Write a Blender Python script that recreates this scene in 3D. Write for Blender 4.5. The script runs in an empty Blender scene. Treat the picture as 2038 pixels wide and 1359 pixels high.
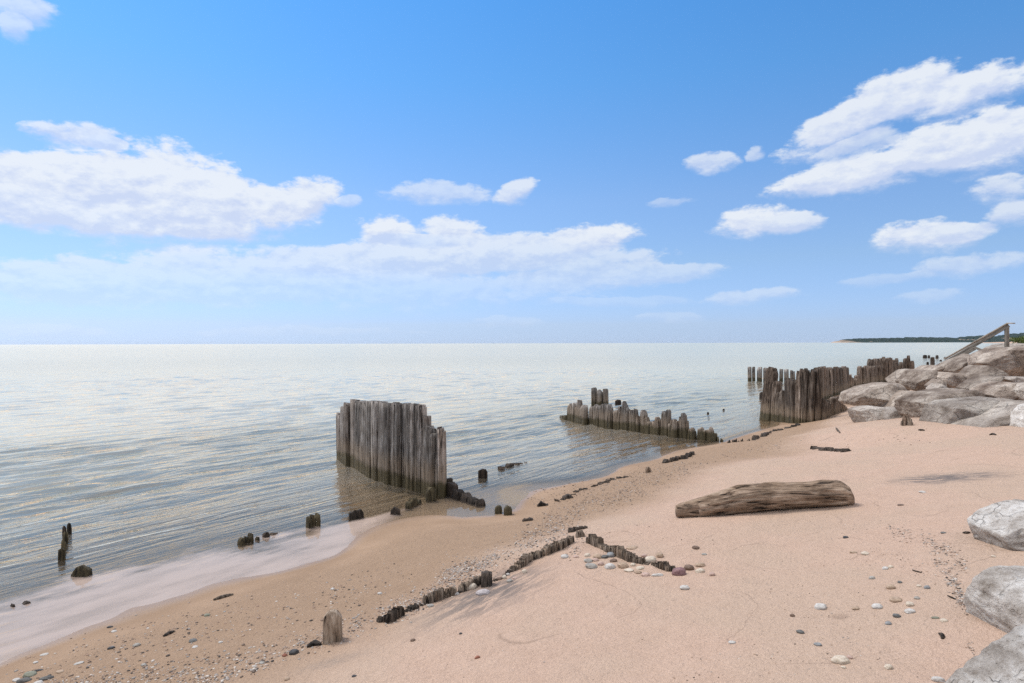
import bpy, bmesh, math, random
import numpy as np
from mathutils import Vector, Matrix

# ------------------------------------------------------------------ camera, sky, sun, exposure
H = 2.3                 # eye height above the lake
F = 1250.0              # focal length in photo pixels (photo is 2038 x 1359)
CX, HY, ROLL = 1019.0, 683.05, 0.0025
sc = bpy.context.scene
COL = sc.collection
cd = bpy.data.cameras.new('camera'); cam = bpy.data.objects.new('camera', cd); COL.objects.link(cam)
cam.location = (0, 0, H)
cd.sensor_fit = 'HORIZONTAL'; cd.sensor_width = 36.0; cd.lens = 36.0 * F / 2038.0
cd.shift_y = (HY - 679.5) / 2038.0
cd.clip_start = 0.05; cd.clip_end = 90000
cam.matrix_world = Matrix.Translation((0, 0, H)) @ Matrix.Rotation(math.radians(90), 4, 'X') @ Matrix.Rotation(-ROLL, 4, 'Z')
sc.camera = cam
sc.view_settings.view_transform = 'Standard'; sc.view_settings.look = 'None'
sc.view_settings.exposure = 0.0; sc.view_settings.gamma = 1.0
sc.render.engine = 'CYCLES'
sc.cycles.max_bounces = 5; sc.cycles.diffuse_bounces = 2; sc.cycles.glossy_bounces = 3; sc.cycles.transparent_max_bounces = 8
sc.cycles.caustics_reflective = False; sc.cycles.caustics_refractive = False
sc.cycles.use_denoising = False; sc.cycles.sample_clamp_indirect = 3.0

SUN_EL, SUN_AZ = math.radians(56), math.radians(-58)    # azimuth from +Y, positive to the right
sun = bpy.data.lights.new('sun', 'SUN'); sun.energy = 3.0; sun.angle = math.radians(22); sun.color = (1.0, 0.95, 0.88)
so = bpy.data.objects.new('sun', sun); COL.objects.link(so)
sd = Vector((math.sin(SUN_AZ) * math.cos(SUN_EL), math.cos(SUN_AZ) * math.cos(SUN_EL), math.sin(SUN_EL)))
so.rotation_euler = sd.to_track_quat('Z', 'Y').to_euler(); so.location = (-20, 20, 40)

class NT:
    """small helper to write node trees"""
    def __init__(s, tree): s.t = tree
    def n(s, typ, ins=None, **kw):
        nd = s.t.nodes.new('ShaderNode' + typ)
        for k, v in kw.items(): setattr(nd, k, v)
        for k, v in (ins or {}).items(): s.set(nd.inputs[k], v)
        return nd
    def set(s, sock, v):
        if isinstance(v, bpy.types.NodeSocket): s.t.links.new(v, sock)
        else: sock.default_value = v
    def m(s, op, a, b=0.0, c=None, clamp=False):
        nd = s.t.nodes.new('ShaderNodeMath'); nd.operation = op; nd.use_clamp = clamp
        s.set(nd.inputs[0], a); s.set(nd.inputs[1], b)
        if c is not None: s.set(nd.inputs[2], c)
        return nd.outputs[0]
    def vm(s, op, a, b=None, c=None):
        nd = s.t.nodes.new('ShaderNodeVectorMath'); nd.operation = op
        s.set(nd.inputs[0], a)
        if b is not None: s.set(nd.inputs[1], b)
        if c is not None: s.set(nd.inputs[2], c)
        return nd.outputs['Value'] if op in ('LENGTH', 'DOT_PRODUCT', 'DISTANCE') else nd.outputs[0]
    def ss(s, v, a, b, lo=0.0, hi=1.0):
        nd = s.t.nodes.new('ShaderNodeMapRange'); nd.interpolation_type = 'SMOOTHSTEP'
        s.set(nd.inputs[0], v); s.set(nd.inputs[1], a); s.set(nd.inputs[2], b); s.set(nd.inputs[3], lo); s.set(nd.inputs[4], hi)
        return nd.outputs[0]
    def mix(s, f, a, b, blend='MIX'):
        nd = s.t.nodes.new('ShaderNodeMix'); nd.data_type = 'RGBA'; nd.blend_type = blend
        s.set(nd.inputs[0], f); s.set(nd.inputs[6], c4(a)); s.set(nd.inputs[7], c4(b))
        return nd.outputs[2]
    def noise(s, vec, scale, detail=4.0, rough=0.55, dist=0.0):
        nd = s.n('TexNoise', {'Vector': vec, 'Scale': scale, 'Detail': detail, 'Roughness': rough, 'Distortion': dist})
        return nd.outputs[0]
    def scale(s, vec, xyz): return s.vm('MULTIPLY', vec, tuple(xyz))
    def ramp(s, f, stops, interp='LINEAR'):
        nd = s.t.nodes.new('ShaderNodeValToRGB'); cr = nd.color_ramp; cr.interpolation = interp
        while len(cr.elements) < len(stops): cr.elements.new(0.5)
        for e, (p, c) in zip(cr.elements, stops): e.position = p; e.color = c4(c)
        s.set(nd.inputs[0], f); return nd.outputs[0]
    def bump(s, h, strength=0.5, dist=0.02, normal=None):
        ins = {'Height': h, 'Strength': strength, 'Distance': dist}
        if normal is not None: ins['Normal'] = normal
        return s.n('Bump', ins).outputs[0]
def c4(c):
    if isinstance(c, (tuple, list)) and len(c) == 3: return (c[0], c[1], c[2], 1.0)
    return c

def ray(px, py):
    dx = px - CX; dy = py - HY
    return (dx - ROLL * dy) / F, -(dy + ROLL * dx) / F        # x and z per unit of Y
def azel(px, py):
    x, z = ray(px, py)
    return math.degrees(math.atan2(x, 1)), math.degrees(math.atan2(z, math.hypot(x, 1)))

w = bpy.data.worlds.new('World'); sc.world = w; w.use_nodes = True
t = NT(w.node_tree); w.node_tree.nodes.clear()
sky = t.n('TexSky'); sky.sky_type = 'NISHITA'; sky.sun_disc = False
sky.sun_elevation = SUN_EL; sky.sun_rotation = SUN_AZ
sky.air_density = 1.0; sky.dust_density = 0.3; sky.ozone_density = 6.0
gen = t.n('TexCoord').outputs['Generated']
sx = t.n('SeparateXYZ', {0: gen})
t.set(sky.inputs['Vector'], t.n('CombineXYZ', {0: sx.outputs[0], 1: sx.outputs[1], 2: t.m('MAXIMUM', sx.outputs[2], .03)}).outputs[0])
el = t.m('MULTIPLY', t.m('ARCSINE', sx.outputs[2]), 57.29578)
az = t.m('MULTIPLY', t.m('ARCTAN2', sx.outputs[0], sx.outputs[1]), 57.29578)
tint = t.ramp(t.m('DIVIDE', el, 60.0, clamp=True),
              [(0.0, (.63, .69, 1.0)), (0.035, (.63, .715, 1.06)), (0.12, (.80, .82, .92)), (0.21, (.86, .92, 1.0)),
               (0.375, (.62, 1.02, 1.18)), (0.53, (.50, 1.05, 1.30)), (0.87, (.47, 1.0, 1.3))])
skyc = t.mix(1.0, sky.outputs[0], tint, 'MULTIPLY')
# named cloud banks, placed by direction on the dome: px, py, half-widths, tilt (deg), density
CL = [(340,365,150,78,0,1),(200,360,190,55,0,1),(50,380,150,75,0,1),(450,415,190,62,0,1),(330,448,190,52,0,.95),(605,395,78,42,14,1),(100,425,190,42,0,.9),
 (150,270,115,26,5,.85),(215,286,42,13,0,.7),(50,22,85,34,15,.7),(30,62,40,26,20,.65),
 (870,385,110,24,0,.6),(1026,383,44,25,15,.85),(770,460,66,30,0,1),(900,460,70,30,0,.95),(835,480,110,14,0,.6),
 (600,535,430,42,2,.7),(120,565,240,55,0,.7),(850,512,260,38,3,.8),(1010,500,220,34,4,.85),(1190,470,95,28,6,1),(1110,520,240,34,0,.65),
 (1200,552,230,24,2,.6),(350,575,330,44,0,.6),(800,585,420,38,0,.45),(1330,545,110,18,4,.5),
 (1770,190,130,44,14,1),(1910,185,165,42,6,1),(1675,258,150,42,18,.95),(1700,292,100,18,14,.6),(1830,310,250,50,13,1),(1660,352,150,30,10,1),(1975,292,160,58,4,1),
 (1420,325,54,20,0,.75),(1500,310,18,15,40,.6),(1505,443,100,33,0,1),(1575,446,66,22,0,.8),(1840,472,125,34,0,1),(1900,462,75,20,4,.8),
 (1990,382,75,30,0,.75),(2015,430,70,28,4,.75),(1920,527,120,24,3,.6),(1500,590,105,17,4,.65),(1760,555,95,13,4,.35),(1850,586,85,13,4,.45),
 (1330,400,50,9,0,.35),(700,402,28,14,10,.5),(100,662,150,18,0,.45),(600,660,260,11,0,.35),(1000,640,95,11,0,.35),(1330,630,70,13,0,.4),(1250,600,160,12,0,.3)]
# billow the coordinates a little so that outlines are ragged
dirs = t.scale(gen, (1, 1, 2.1))
n1 = t.n('TexNoise', {'Vector': dirs, 'Scale': 9.0, 'Detail': 4.0, 'Roughness': .6})
sn = t.n('SeparateXYZ', {0: n1.outputs['Color']})
wu = t.m('MULTIPLY_ADD', t.m('SUBTRACT', sn.outputs[0], .5), 2.6, az); wv = t.m('MULTIPLY_ADD', t.m('SUBTRACT', sn.outputs[1], .5), 1.5, el)
uv = t.n('CombineXYZ', {0: wu, 1: wv, 2: 1.0}).outputs[0]
W, WV, WD = 0.0, 0.0, 0.0
for i, (px, py, rx, ry, tl, den) in enumerate(CL):
    a, e = azel(px, py); k = math.cos(math.radians(a)); ct, st = math.cos(math.radians(tl)), math.sin(math.radians(tl))
    su, sv = rx / F * 57.3 * k * k * 1.12, ry / F * 57.3 * k * 1.15
    src = uv if i % 4 or i == 0 else t.vm('ADD', uv, t.n('CombineXYZ', {0: t.m('MULTIPLY', W, 1e-7)}).outputs[0])   # keeps the evaluation in order
    if i % 4 == 0: cur = src
    du = t.vm('DOT_PRODUCT', cur, (ct / su, st / su, -(a * ct + e * st) / su))
    dv = t.vm('DOT_PRODUCT', cur, (-st / sv, ct / sv, (a * st - e * ct) / sv))
    wt = t.m('SUBTRACT', t.m('MULTIPLY_ADD', du, t.m('MULTIPLY', du, -1.0), 1.0), t.m('MULTIPLY', dv, dv), clamp=True)
    W = t.m('ADD', wt, W); WV = t.m('MULTIPLY_ADD', wt, dv, WV); WD = t.m('MULTIPLY_ADD', wt, den, WD)
Wi = t.m('MAXIMUM', W, 1e-4)
dens = t.m('DIVIDE', WD, Wi); vv = t.m('DIVIDE', WV, Wi)
fb = t.noise(dirs, 24.0, 7.0, .64)
fb2 = t.noise(t.vm('ADD', dirs, (-.008, 0.0, .020)), 24.0, 4.0, .64)
fld = t.m('ADD', t.m('MULTIPLY', W, .85), t.m('MULTIPLY', t.m('SUBTRACT', fb, .5), 1.75))
soft = t.ss(vv, -.7, .3, .95, .45)
alpha = t.m('MULTIPLY', t.ss(fld, .10, t.m('ADD', soft, .10)), dens)
# overhead and behind, the broken cover goes on thicker, brightened to light the land
lay = t.n('CombineXYZ', {0: t.m('DIVIDE', sx.outputs[0], t.m('ADD', t.m('ABSOLUTE', sx.outputs[2]), .12)),
                         1: t.m('DIVIDE', sx.outputs[1], t.m('ADD', t.m('ABSOLUTE', sx.outputs[2]), .12))}).outputs[0]
gfb = t.noise(lay, .9, 4.0, .6)
outm = t.m('MAXIMUM', t.ss(el, 31.0, 50.0), t.ss(t.m('ABSOLUTE', az), 40.0, 52.0))
galpha = t.m('MULTIPLY', t.ss(gfb, .36, .54), outm)
alpha = t.m('MAXIMUM', alpha, t.m('MULTIPLY', galpha, .93))
lit = t.m('ADD', t.ss(vv, -.55, .45), t.m('MULTIPLY', t.m('SUBTRACT', fb, fb2), 3.2), clamp=True)
ccol = t.mix(lit, (4.25, 4.75, 6.0), (5.75, 6.0, 6.35))
ccol = t.mix(outm, ccol, (8.9, 8.9, 8.8))  # unseen cover set brighter than the clouds in view
# low clouds fade into the pale air near the horizon
alpha = t.m('MULTIPLY', alpha, t.ss(el, 0.0, 9.0, .35, 1.0))
fin = t.mix(t.m('MULTIPLY', alpha, .90), skyc, ccol)
bg = t.n('Background', {'Color': fin, 'Strength': 0.15})
wo = t.n('OutputWorld', {0: bg.outputs[0]})
w.cycles.sampling_method = 'MANUAL'; w.cycles.sample_map_resolution = 512

# ------------------------------------------------------------------ helpers
rng = np.random.default_rng(7); random.seed(7)
_perm = np.random.default_rng(3).permutation(256); _perm = np.concatenate([_perm, _perm, _perm])
_g = np.random.default_rng(4).normal(size=(256, 3)); _g /= np.linalg.norm(_g, axis=1)[:, None]
def pn(P):
    P = np.asarray(P, float); i = np.floor(P).astype(int); f = P - i; i &= 255
    u = f * f * f * (f * (f * 6 - 15) + 10); r = 0
    for dx in (0, 1):
        wx = u[:, 0] if dx else 1 - u[:, 0]
        for dy in (0, 1):
            wy = u[:, 1] if dy else 1 - u[:, 1]
            for dz in (0, 1):
                wz = u[:, 2] if dz else 1 - u[:, 2]
                h = _perm[_perm[_perm[i[:, 0] + dx] + i[:, 1] + dy] + i[:, 2] + dz]
                r = r + wx * wy * wz * np.einsum('ij,ij->i', _g[h], f - (dx, dy, dz))
    return r
def fbm(P, octv=4, gain=.5):
    P = np.asarray(P, float); a, s, r = 1.0, 1.0, 0
    for k in range(octv):
        r = r + a * pn(P * s + 17.3 * k); a *= gain; s *= 2.03
    return r
def pn2(x, y, s, seed=0.0, octv=1): return fbm(np.stack([x * s, y * s, np.full_like(x, seed)], 1), octv)
def sstep(x, a, b):
    k = np.clip((x - a) / (b - a), 0, 1); return k * k * (3 - 2 * k)

def mesh(name, V, faces, smooth=True, mat=None):
    me = bpy.data.meshes.new(name)
    V = np.asarray(V, np.float32)
    if isinstance(faces, np.ndarray):
        k = faces.shape[1]
        me.vertices.add(len(V)); me.vertices.foreach_set('co', V.ravel())
        me.loops.add(faces.size); me.loops.foreach_set('vertex_index', faces.ravel().astype(np.int32))
        me.polygons.add(len(faces)); me.polygons.foreach_set('loop_start', np.arange(0, faces.size, k, dtype=np.int32))
        me.update(calc_edges=True)
    else:
        me.from_pydata([tuple(v) for v in V], [], faces); me.update()
    me.polygons.foreach_set('use_smooth', [smooth] * len(me.polygons))
    if mat: me.materials.append(mat)
    return me
def obj(name, me, parent=None, loc=(0, 0, 0), label=None, cat=None, group=None, kind=None):
    o = bpy.data.objects.new(name, me); COL.objects.link(o); o.location = loc
    if parent: o.parent = parent
    if label: o['label'] = label
    if cat: o['category'] = cat
    if group: o['group'] = group
    if kind: o['kind'] = kind
    return o
def grid_faces(nr, nc):
    i = np.arange(nr * nc).reshape(nr, nc)
    return np.stack([i[:-1, :-1], i[:-1, 1:], i[1:, 1:], i[1:, :-1]], -1).reshape(-1, 4)
def attr(me, name, vals):
    a = me.attributes.new(name, 'FLOAT', 'POINT'); a.data.foreach_set('value', np.asarray(vals, np.float32))

# ------------------------------------------------------------------ terrain height
P0 = np.array([0.16, 9.36]); ND = np.array([0.785, -0.62])
def base_z(x, y):
    s = (x - P0[0]) * ND[0] + (y - P0[1]) * ND[1]
    s = s + 14 * pn2(x, y, 1 / 130.0, 5.5) * sstep(np.hypot(x, y), 60, 200)
    up = 1.15 * (1 - np.exp(-np.maximum(s, 0) / 7.0)) + 6.0 * sstep(s, 25, 90)
    dn = -5.0 * (1 - np.exp(-np.maximum(-s, 0) / 45.0))
    return np.where(s > 0, up, dn)
CP = [(0,1325,0),(100,1278,0),(200,1238,0),(330,1192,0),(480,1150,0),(600,1128,0),(670,1105,0),(700,1080,0),(760,1042,0),(850,1022,0),(960,1027,0),
 (1020,1019,0),(1040,990,0),(1120,965,0),(1210,946,0),(1235,930,0),(1300,915,0),(1345,897,0),(1440,882,0),(1480,866,0),(1530,853,.01),(1580,842,.05),
 (0,1210,-.025),(160,1160,-.025),(300,1128,-.025),(420,1103,-.025),(560,1070,-.025),(690,1040,-.03),(800,1005,-.05),
 (125,1085,-.12),(0,1110,-.14),(400,1010,-.18),(690,918,-.32),(880,988,-.03),(740,1000,-.07),(780,962,-.16),(0,950,-.5),(500,900,-.5),(1130,837,-.35),(1300,862,-.16),(1430,877,-.03),
 (960,945,-.13),(1005,930,-.18),(1100,930,-.12),(1200,905,-.12),(1515,840,-.05),(940,1005,-.02),
 (770,1243,.29),(880,1200,.32),(1000,1152,.36),(1140,1077,.38),(0,1359,.05),(120,1359,.1),(300,1300,.12),(400,1230,.08),(450,1359,.22),(650,1273,.25),(700,1359,.36),(1019,1359,.5),(1019,1250,.46),
 (1300,1359,.6),(1600,1359,.7),(1900,1359,.78),(2038,1300,.82),(1165,1062,.38),(1345,1137,.5),(1530,1022,.55),(1360,1027,.48),(1700,1002,.62),(1500,930,.42),(1380,912,.13),(1290,925,.07),
 (1150,988,.1),(1010,1043,.07),(900,1062,.1),(800,1090,.1),(700,1130,.09),(1450,880,.04),(1590,850,.14),(1650,890,.4),(1700,840,.45),(1680,818,.35),(1800,850,.75),(1900,860,.8),(2038,880,.95),(1900,950,.8),
 (2038,1000,.9),(1750,920,.65),(1800,1100,.75),(2000,1060,.88),(600,1200,.17),(850,1120,.18),(1000,1090,.24)]
WP = []
for px, py, z in CP:
    x, zz = ray(px, py); tt = (H - z) / -zz; WP.append((x * tt, tt, z))
for px, tt, z in [(1800,15,.72),(1850,17,.80),(1980,17,.9),(1950,14,.85),(2060,13,1.0),(1950,21,.7),(2060,20,1.1),(1720,16.2,.5),(1800,24,.5),(1900,28,.6),(2100,9,1.0),(2200,5,1.0),(2100,3.5,.9),
                  (1600,2.2,.75),(1019,1.5,.66),(400,1.8,.4),(1019,0,.7),(-200,3.0,.02),(1650,21,.12)]:
    WP.append(((px - CX) / F * tt, tt, z))
WP.append((3, 0, .85)); WP.append((-2.5, 0.5, .3)); WP.append((-5, 2, -.05))
WP = np.array(WP); RB = 7.0
def phi(r):
    q = np.clip(r / RB, 0, 1); return (1 - q) ** 4 * (4 * q + 1)
_D = np.hypot(WP[:, None, 0] - WP[None, :, 0], WP[:, None, 1] - WP[None, :, 1])
_W = np.linalg.solve(phi(_D) + 4e-3 * np.eye(len(WP)), WP[:, 2] - base_z(WP[:, 0], WP[:, 1]))
def exact_z(x, y):
    x = np.atleast_1d(np.asarray(x, float)); y = np.atleast_1d(np.asarray(y, float))
    z = base_z(x, y)
    m = np.where((np.abs(x) < 40) & (y > -12) & (y < 60))[0]
    for k in range(0, len(m), 20000):
        q = m[k:k + 20000]
        z[q] += phi(np.hypot(x[q][:, None] - WP[None, :, 0], y[q][:, None] - WP[None, :, 1])) @ _W
    return z
_gx = np.arange(-14, 16.01, .06); _gy = np.arange(-2, 34.01, .06); _GX, _GY = np.meshgrid(_gx, _gy)
_GZ = exact_z(_GX.ravel(), _GY.ravel()).reshape(_GX.shape)
def smooth_z(x, y):
    x = np.atleast_1d(np.asarray(x, float)); y = np.atleast_1d(np.asarray(y, float))
    ins = (x > -13.9) & (x < 15.9) & (y > -1.9) & (y < 33.9); z = np.empty_like(x)
    if (~ins).any(): z[~ins] = exact_z(x[~ins], y[~ins])
    fx = (x[ins] + 14) / .06; fy = (y[ins] + 2) / .06; i = fx.astype(int); j = fy.astype(int); fx -= i; fy -= j
    z[ins] = (_GZ[j, i] * (1 - fx) + _GZ[j, i + 1] * fx) * (1 - fy) + (_GZ[j + 1, i] * (1 - fx) + _GZ[j + 1, i + 1] * fx) * fy
    return z
def ground_z(x, y):
    z = smooth_z(x, y); x = np.atleast_1d(np.asarray(x, float)); y = np.atleast_1d(np.asarray(y, float))
    dry = sstep(z, .03, .35)
    rel = .030 * pn2(x, y, .9, 1.0, 2) + .008 * pn2(x, y, 4.0, 2.0, 3) + .0035 * pn2(x, y, 14.0, 3.0, 2)
    hump = .0045 * pn2(x * .8 + y * .6, y * .8 - x * .6, 2.2, 7.0, 2)
    near = np.exp(-np.hypot(x, y - 8) / 40)
    return z + (rel * (.12 + .88 * dry) + hump * sstep(z, -.4, -.03) * 1.2) * near
def hit(px, py, z=None):
    """where the sight line through a photo pixel meets the ground (or the level z)"""
    x, zz = ray(px, py); zz = min(zz, -1e-4)
    if z is not None:
        tt = (H - z) / -zz; return np.array([x * tt, tt, z])
    ts = np.linspace(1.2, 45, 900); d = H + zz * ts - ground_z(x * ts, ts)
    k = np.where(d <= 0)[0]
    if len(k) == 0: tt = 45.0
    else:
        k = max(k[0], 1); a, b = d[k - 1], d[k]; tt = ts[k - 1] + (ts[k] - ts[k - 1]) * a / (a - b)
    return np.array([x * tt, tt, float(ground_z(x * tt, tt)[0])])

# ------------------------------------------------------------------ materials
def newmat(name):
    m = bpy.data.materials.new(name); m.use_nodes = True; m.node_tree.nodes.clear(); return m, NT(m.node_tree)
def finish(t, **ins):
    b = t.n('BsdfPrincipled', {k.replace('_', ' '): v for k, v in ins.items()})
    t.n('OutputMaterial', {0: b.outputs[0]}); return b

def mat_sand():
    m, t = newmat('beach sand')
    geo = t.n('NewGeometry'); pos = geo.outputs['Position']
    z = t.n('SeparateXYZ', {0: pos}).outputs[2]
    nl = t.noise(pos, .8, 2.0, .55); nm = t.noise(pos, 5.0, 3.0, .6); nf = t.noise(pos, 260.0, 1.0, .75); ng = t.noise(pos, 60.0, 3.0, .7)
    dry = t.mix(nm, (.53, .37, .28), (.63, .455, .355))
    dry = t.mix(t.ss(nl, .40, .64, 0, .55), dry, (.53, .40, .305))
    damp = t.mix(nm, (.35, .238, .160), (.43, .30, .208))
    zn = t.m('ADD', z, t.m('MULTIPLY', t.m('SUBTRACT', nl, .5), .22))
    col = t.mix(t.ss(zn, .20, .40), damp, dry)
    wet = (.31, .21, .14)
    col = t.mix(t.ss(zn, -.01, .06), wet, col)
    # lake bed: brown sand close in, dark stones and weed further out
    nb = t.noise(pos, 2.2, 4.0, .65); nb2 = t.noise(pos, 14.0, 3.0, .6)
    bed = t.mix(t.ss(nb2, .4, .62), (.36, .255, .18), (.47, .345, .25))
    deep = t.mix(t.ss(nb, .38, .6), (.05, .06, .05), (.13, .135, .105))
    bed = t.mix(t.ss(t.m('ADD', z, t.m('MULTIPLY', t.m('SUBTRACT', nb, .5), .35)), -.12, -.46), bed, deep)
    col = t.mix(t.ss(z, -.005, -.06), col, bed)
    # grains
    col = t.mix(t.ss(nf, .30, .72, .0, 1.0), t.mix(1.0, col, (.80, .785, .77), 'MULTIPLY'), t.mix(1.0, col, (1.09, 1.085, 1.08), 'MULTIPLY'))
    col = t.mix(t.ss(ng, .35, .7, .35, 0), col, t.mix(1.0, col, (.72, .70, .68), 'MULTIPLY'))
    # tiny scattered chips
    vo = t.n('TexVoronoi', {'Vector': pos, 'Scale': 38.0}); rv = t.n('SeparateXYZ', {0: vo.outputs['Color']})
    chip = t.m('MULTIPLY', t.m('LESS_THAN', vo.outputs['Distance'], t.m('MULTIPLY', rv.outputs[1], .20)), t.m('GREATER_THAN', t.m('ADD', rv.outputs[0], t.m('MULTIPLY', nl, .6)), 1.12))
    col = t.mix(t.m('MULTIPLY', chip, .8), col, t.mix(rv.outputs[2], (.10, .075, .06), (.34, .29, .25)))
    # swash marks: thin wandering lines left by the last waves
    lw = t.vm('ADD', pos, t.scale(t.n('TexNoise', {'Vector': pos, 'Scale': 3.2, 'Detail': 3.0, 'Roughness': .65}).outputs['Color'], (.16, .16, .16)))
    ln = t.noise(t.scale(lw, (1, 1, 0)), .62, 1.0, .4)
    fr = t.m('FRACT', t.m('MULTIPLY', ln, 7.0))
    line = t.m('SUBTRACT', 1.0, t.ss(t.m('ABSOLUTE', t.m('SUBTRACT', fr, .5)), .0, .022))
    brk = t.ss(t.noise(pos, 1.7, 2.0, .5), .43, .56)
    line = t.m('MULTIPLY', t.m('MULTIPLY', line, brk), t.ss(z, .30, .42))
    col = t.mix(t.m('MULTIPLY', line, .5), col, (.26, .18, .135))
    # dark mineral-sand stains
    def stain(px0, py0, px1, py1, wd, seed):
        a, b = hit(px0, py0), hit(px1, py1); c = (a + b) / 2; d = b - a; L = float(np.hypot(d[0], d[1]))
        mp = t.n('Mapping', {'Vector': pos, 'Location': (c[0], c[1], 0), 'Rotation': (0, 0, math.atan2(d[1], d[0])), 'Scale': (L / 2, wd, 100)}, vector_type='TEXTURE')
        r = t.vm('LENGTH', mp.outputs[0])
        st = t.noise(t.scale(mp.outputs[0], (1.4, 3.8, 0)), 2.0 + seed, 4.0, .68, .6)
        return t.m('MULTIPLY', t.ss(r, 1.1, .15), t.ss(t.m('SUBTRACT', st, t.m('MULTIPLY', r, .10)), .33, .52))
    s1 = stain(800, 1280, 1100, 1106, .48, 0); s2 = stain(1740, 957, 2050, 944, .42, .3); s3 = stain(560, 1345, 760, 1290, .12, .7)
    col = t.mix(t.m('MULTIPLY', s1, .78), col, (.14, .125, .12)); col = t.mix(t.m('MULTIPLY', s2, .9), col, (.12, .11, .112))
    col = t.mix(t.m('MULTIPLY', s3, .35), col, (.18, .16, .15));
    # wet gloss close to the water
    rough = t.ss(z, .0, .014, .35, .88)
    hb = t.m('ADD', t.m('MULTIPLY', nf, .5), t.m('MULTIPLY', ng, 1.4))
    hb = t.m('ADD', hb, t.m('ADD', t.m('MULTIPLY', nm, 2.6), t.m('MULTIPLY', t.noise(pos, 17.0, 2.0, .6), 2.2)))
    hb = t.m('MULTIPLY', hb, t.ss(z, .0, .08, .15, 1.0))
    nrm = t.bump(hb, .8, .014)
    finish(t, Base_Color=col, Roughness=rough, Normal=nrm, Specular_IOR_Level=t.ss(z, .0, .014, .4, .12))
    return m

def mat_water():
    m, t = newmat('lake water')
    pos = t.n('NewGeometry').outputs['Position']
    dep = t.n('Attribute', attribute_name='depth').outputs['Fac']; far = t.n('Attribute', attribute_name='far').outputs['Fac']
    act = t.ss(dep, .012, .06)
    rot = t.n('Mapping', {'Vector': pos, 'Rotation': (0, 0, math.radians(-53))}).outputs[0]      # x runs along the crests
    r1 = t.noise(t.scale(rot, (.32, 2.3, 0)), 2.4, 3.0, .6, .4)
    r2 = t.noise(t.scale(rot, (.9, 2.0, 0)), 10.0, 2.0, .55, .3)
    r3 = t.noise(t.scale(rot, (.3, 1.4, 0)), .55, 3.0, .6, .3)
    h = t.m('ADD', t.m('ADD', t.m('MULTIPLY', r1, .038), t.m('MULTIPLY', r2, .0045)), t.m('MULTIPLY', t.m('MULTIPLY', r3, far), .24))
    h = t.m('MULTIPLY', h, t.m('ADD', t.m('MULTIPLY', act, .97), .03))
    nrm = t.bump(h, 1.0, 1.0)
    fr = t.n('Fresnel', {'IOR': 1.75, 'Normal': nrm}).outputs[0]
    gl = t.n('BsdfGlossy', {'Color': (1.36, 1.14, .87, 1), 'Roughness': t.m('ADD', t.m('MULTIPLY', far, .12), .02), 'Normal': nrm})  # warm tint above unity lifts the mirrored sky like a brighter overcast
    tr = t.n('BsdfTransparent', {'Color': (.90, .92, .88, 1)})
    turb = t.m('SUBTRACT', 1.0, t.m('POWER', 2.718, t.m('MULTIPLY', dep, -2.6)))
    body = t.ramp(t.m('DIVIDE', dep, 3.0, clamp=True), [(0.0, (.26, .215, .16)), (.05, (.42, .38, .325)), (.14, (.235, .22, .185)), (.26, (.35, .332, .29)), (.50, (.43, .41, .365)), (.8, (.45, .43, .39))])  # turbid colour by depth, paled to hold the overcast sky's sheen
    df = t.n('BsdfDiffuse', {'Color': body, 'Normal': nrm})
    film_sheen = t.n('BsdfDiffuse', {'Color': (.60, .465, .395, 1)})  # pale diffuse sheen painted in place of the sky's reflection on thin water
    mx0 = t.n('MixShader', {0: turb, 1: tr.outputs[0], 2: df.outputs[0]})
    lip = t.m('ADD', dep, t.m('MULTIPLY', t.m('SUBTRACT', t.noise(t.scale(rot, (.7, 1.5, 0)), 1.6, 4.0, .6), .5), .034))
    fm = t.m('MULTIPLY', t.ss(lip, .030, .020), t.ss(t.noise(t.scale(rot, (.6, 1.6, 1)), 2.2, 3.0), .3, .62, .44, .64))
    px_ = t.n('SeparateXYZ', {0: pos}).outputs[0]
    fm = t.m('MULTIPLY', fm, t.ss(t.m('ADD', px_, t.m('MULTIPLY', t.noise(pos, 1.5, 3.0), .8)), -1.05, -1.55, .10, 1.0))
    mx1 = t.n('MixShader', {0: fm, 1: mx0.outputs[0], 2: film_sheen.outputs[0]})
    mx2 = t.n('MixShader', {0: t.m('MULTIPLY', fr, t.ss(dep, .008, .045, .5, 1.0)), 1: mx1.outputs[0], 2: gl.outputs[0]})
    t.n('OutputMaterial', {0: mx2.outputs[0]})
    return m

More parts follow.
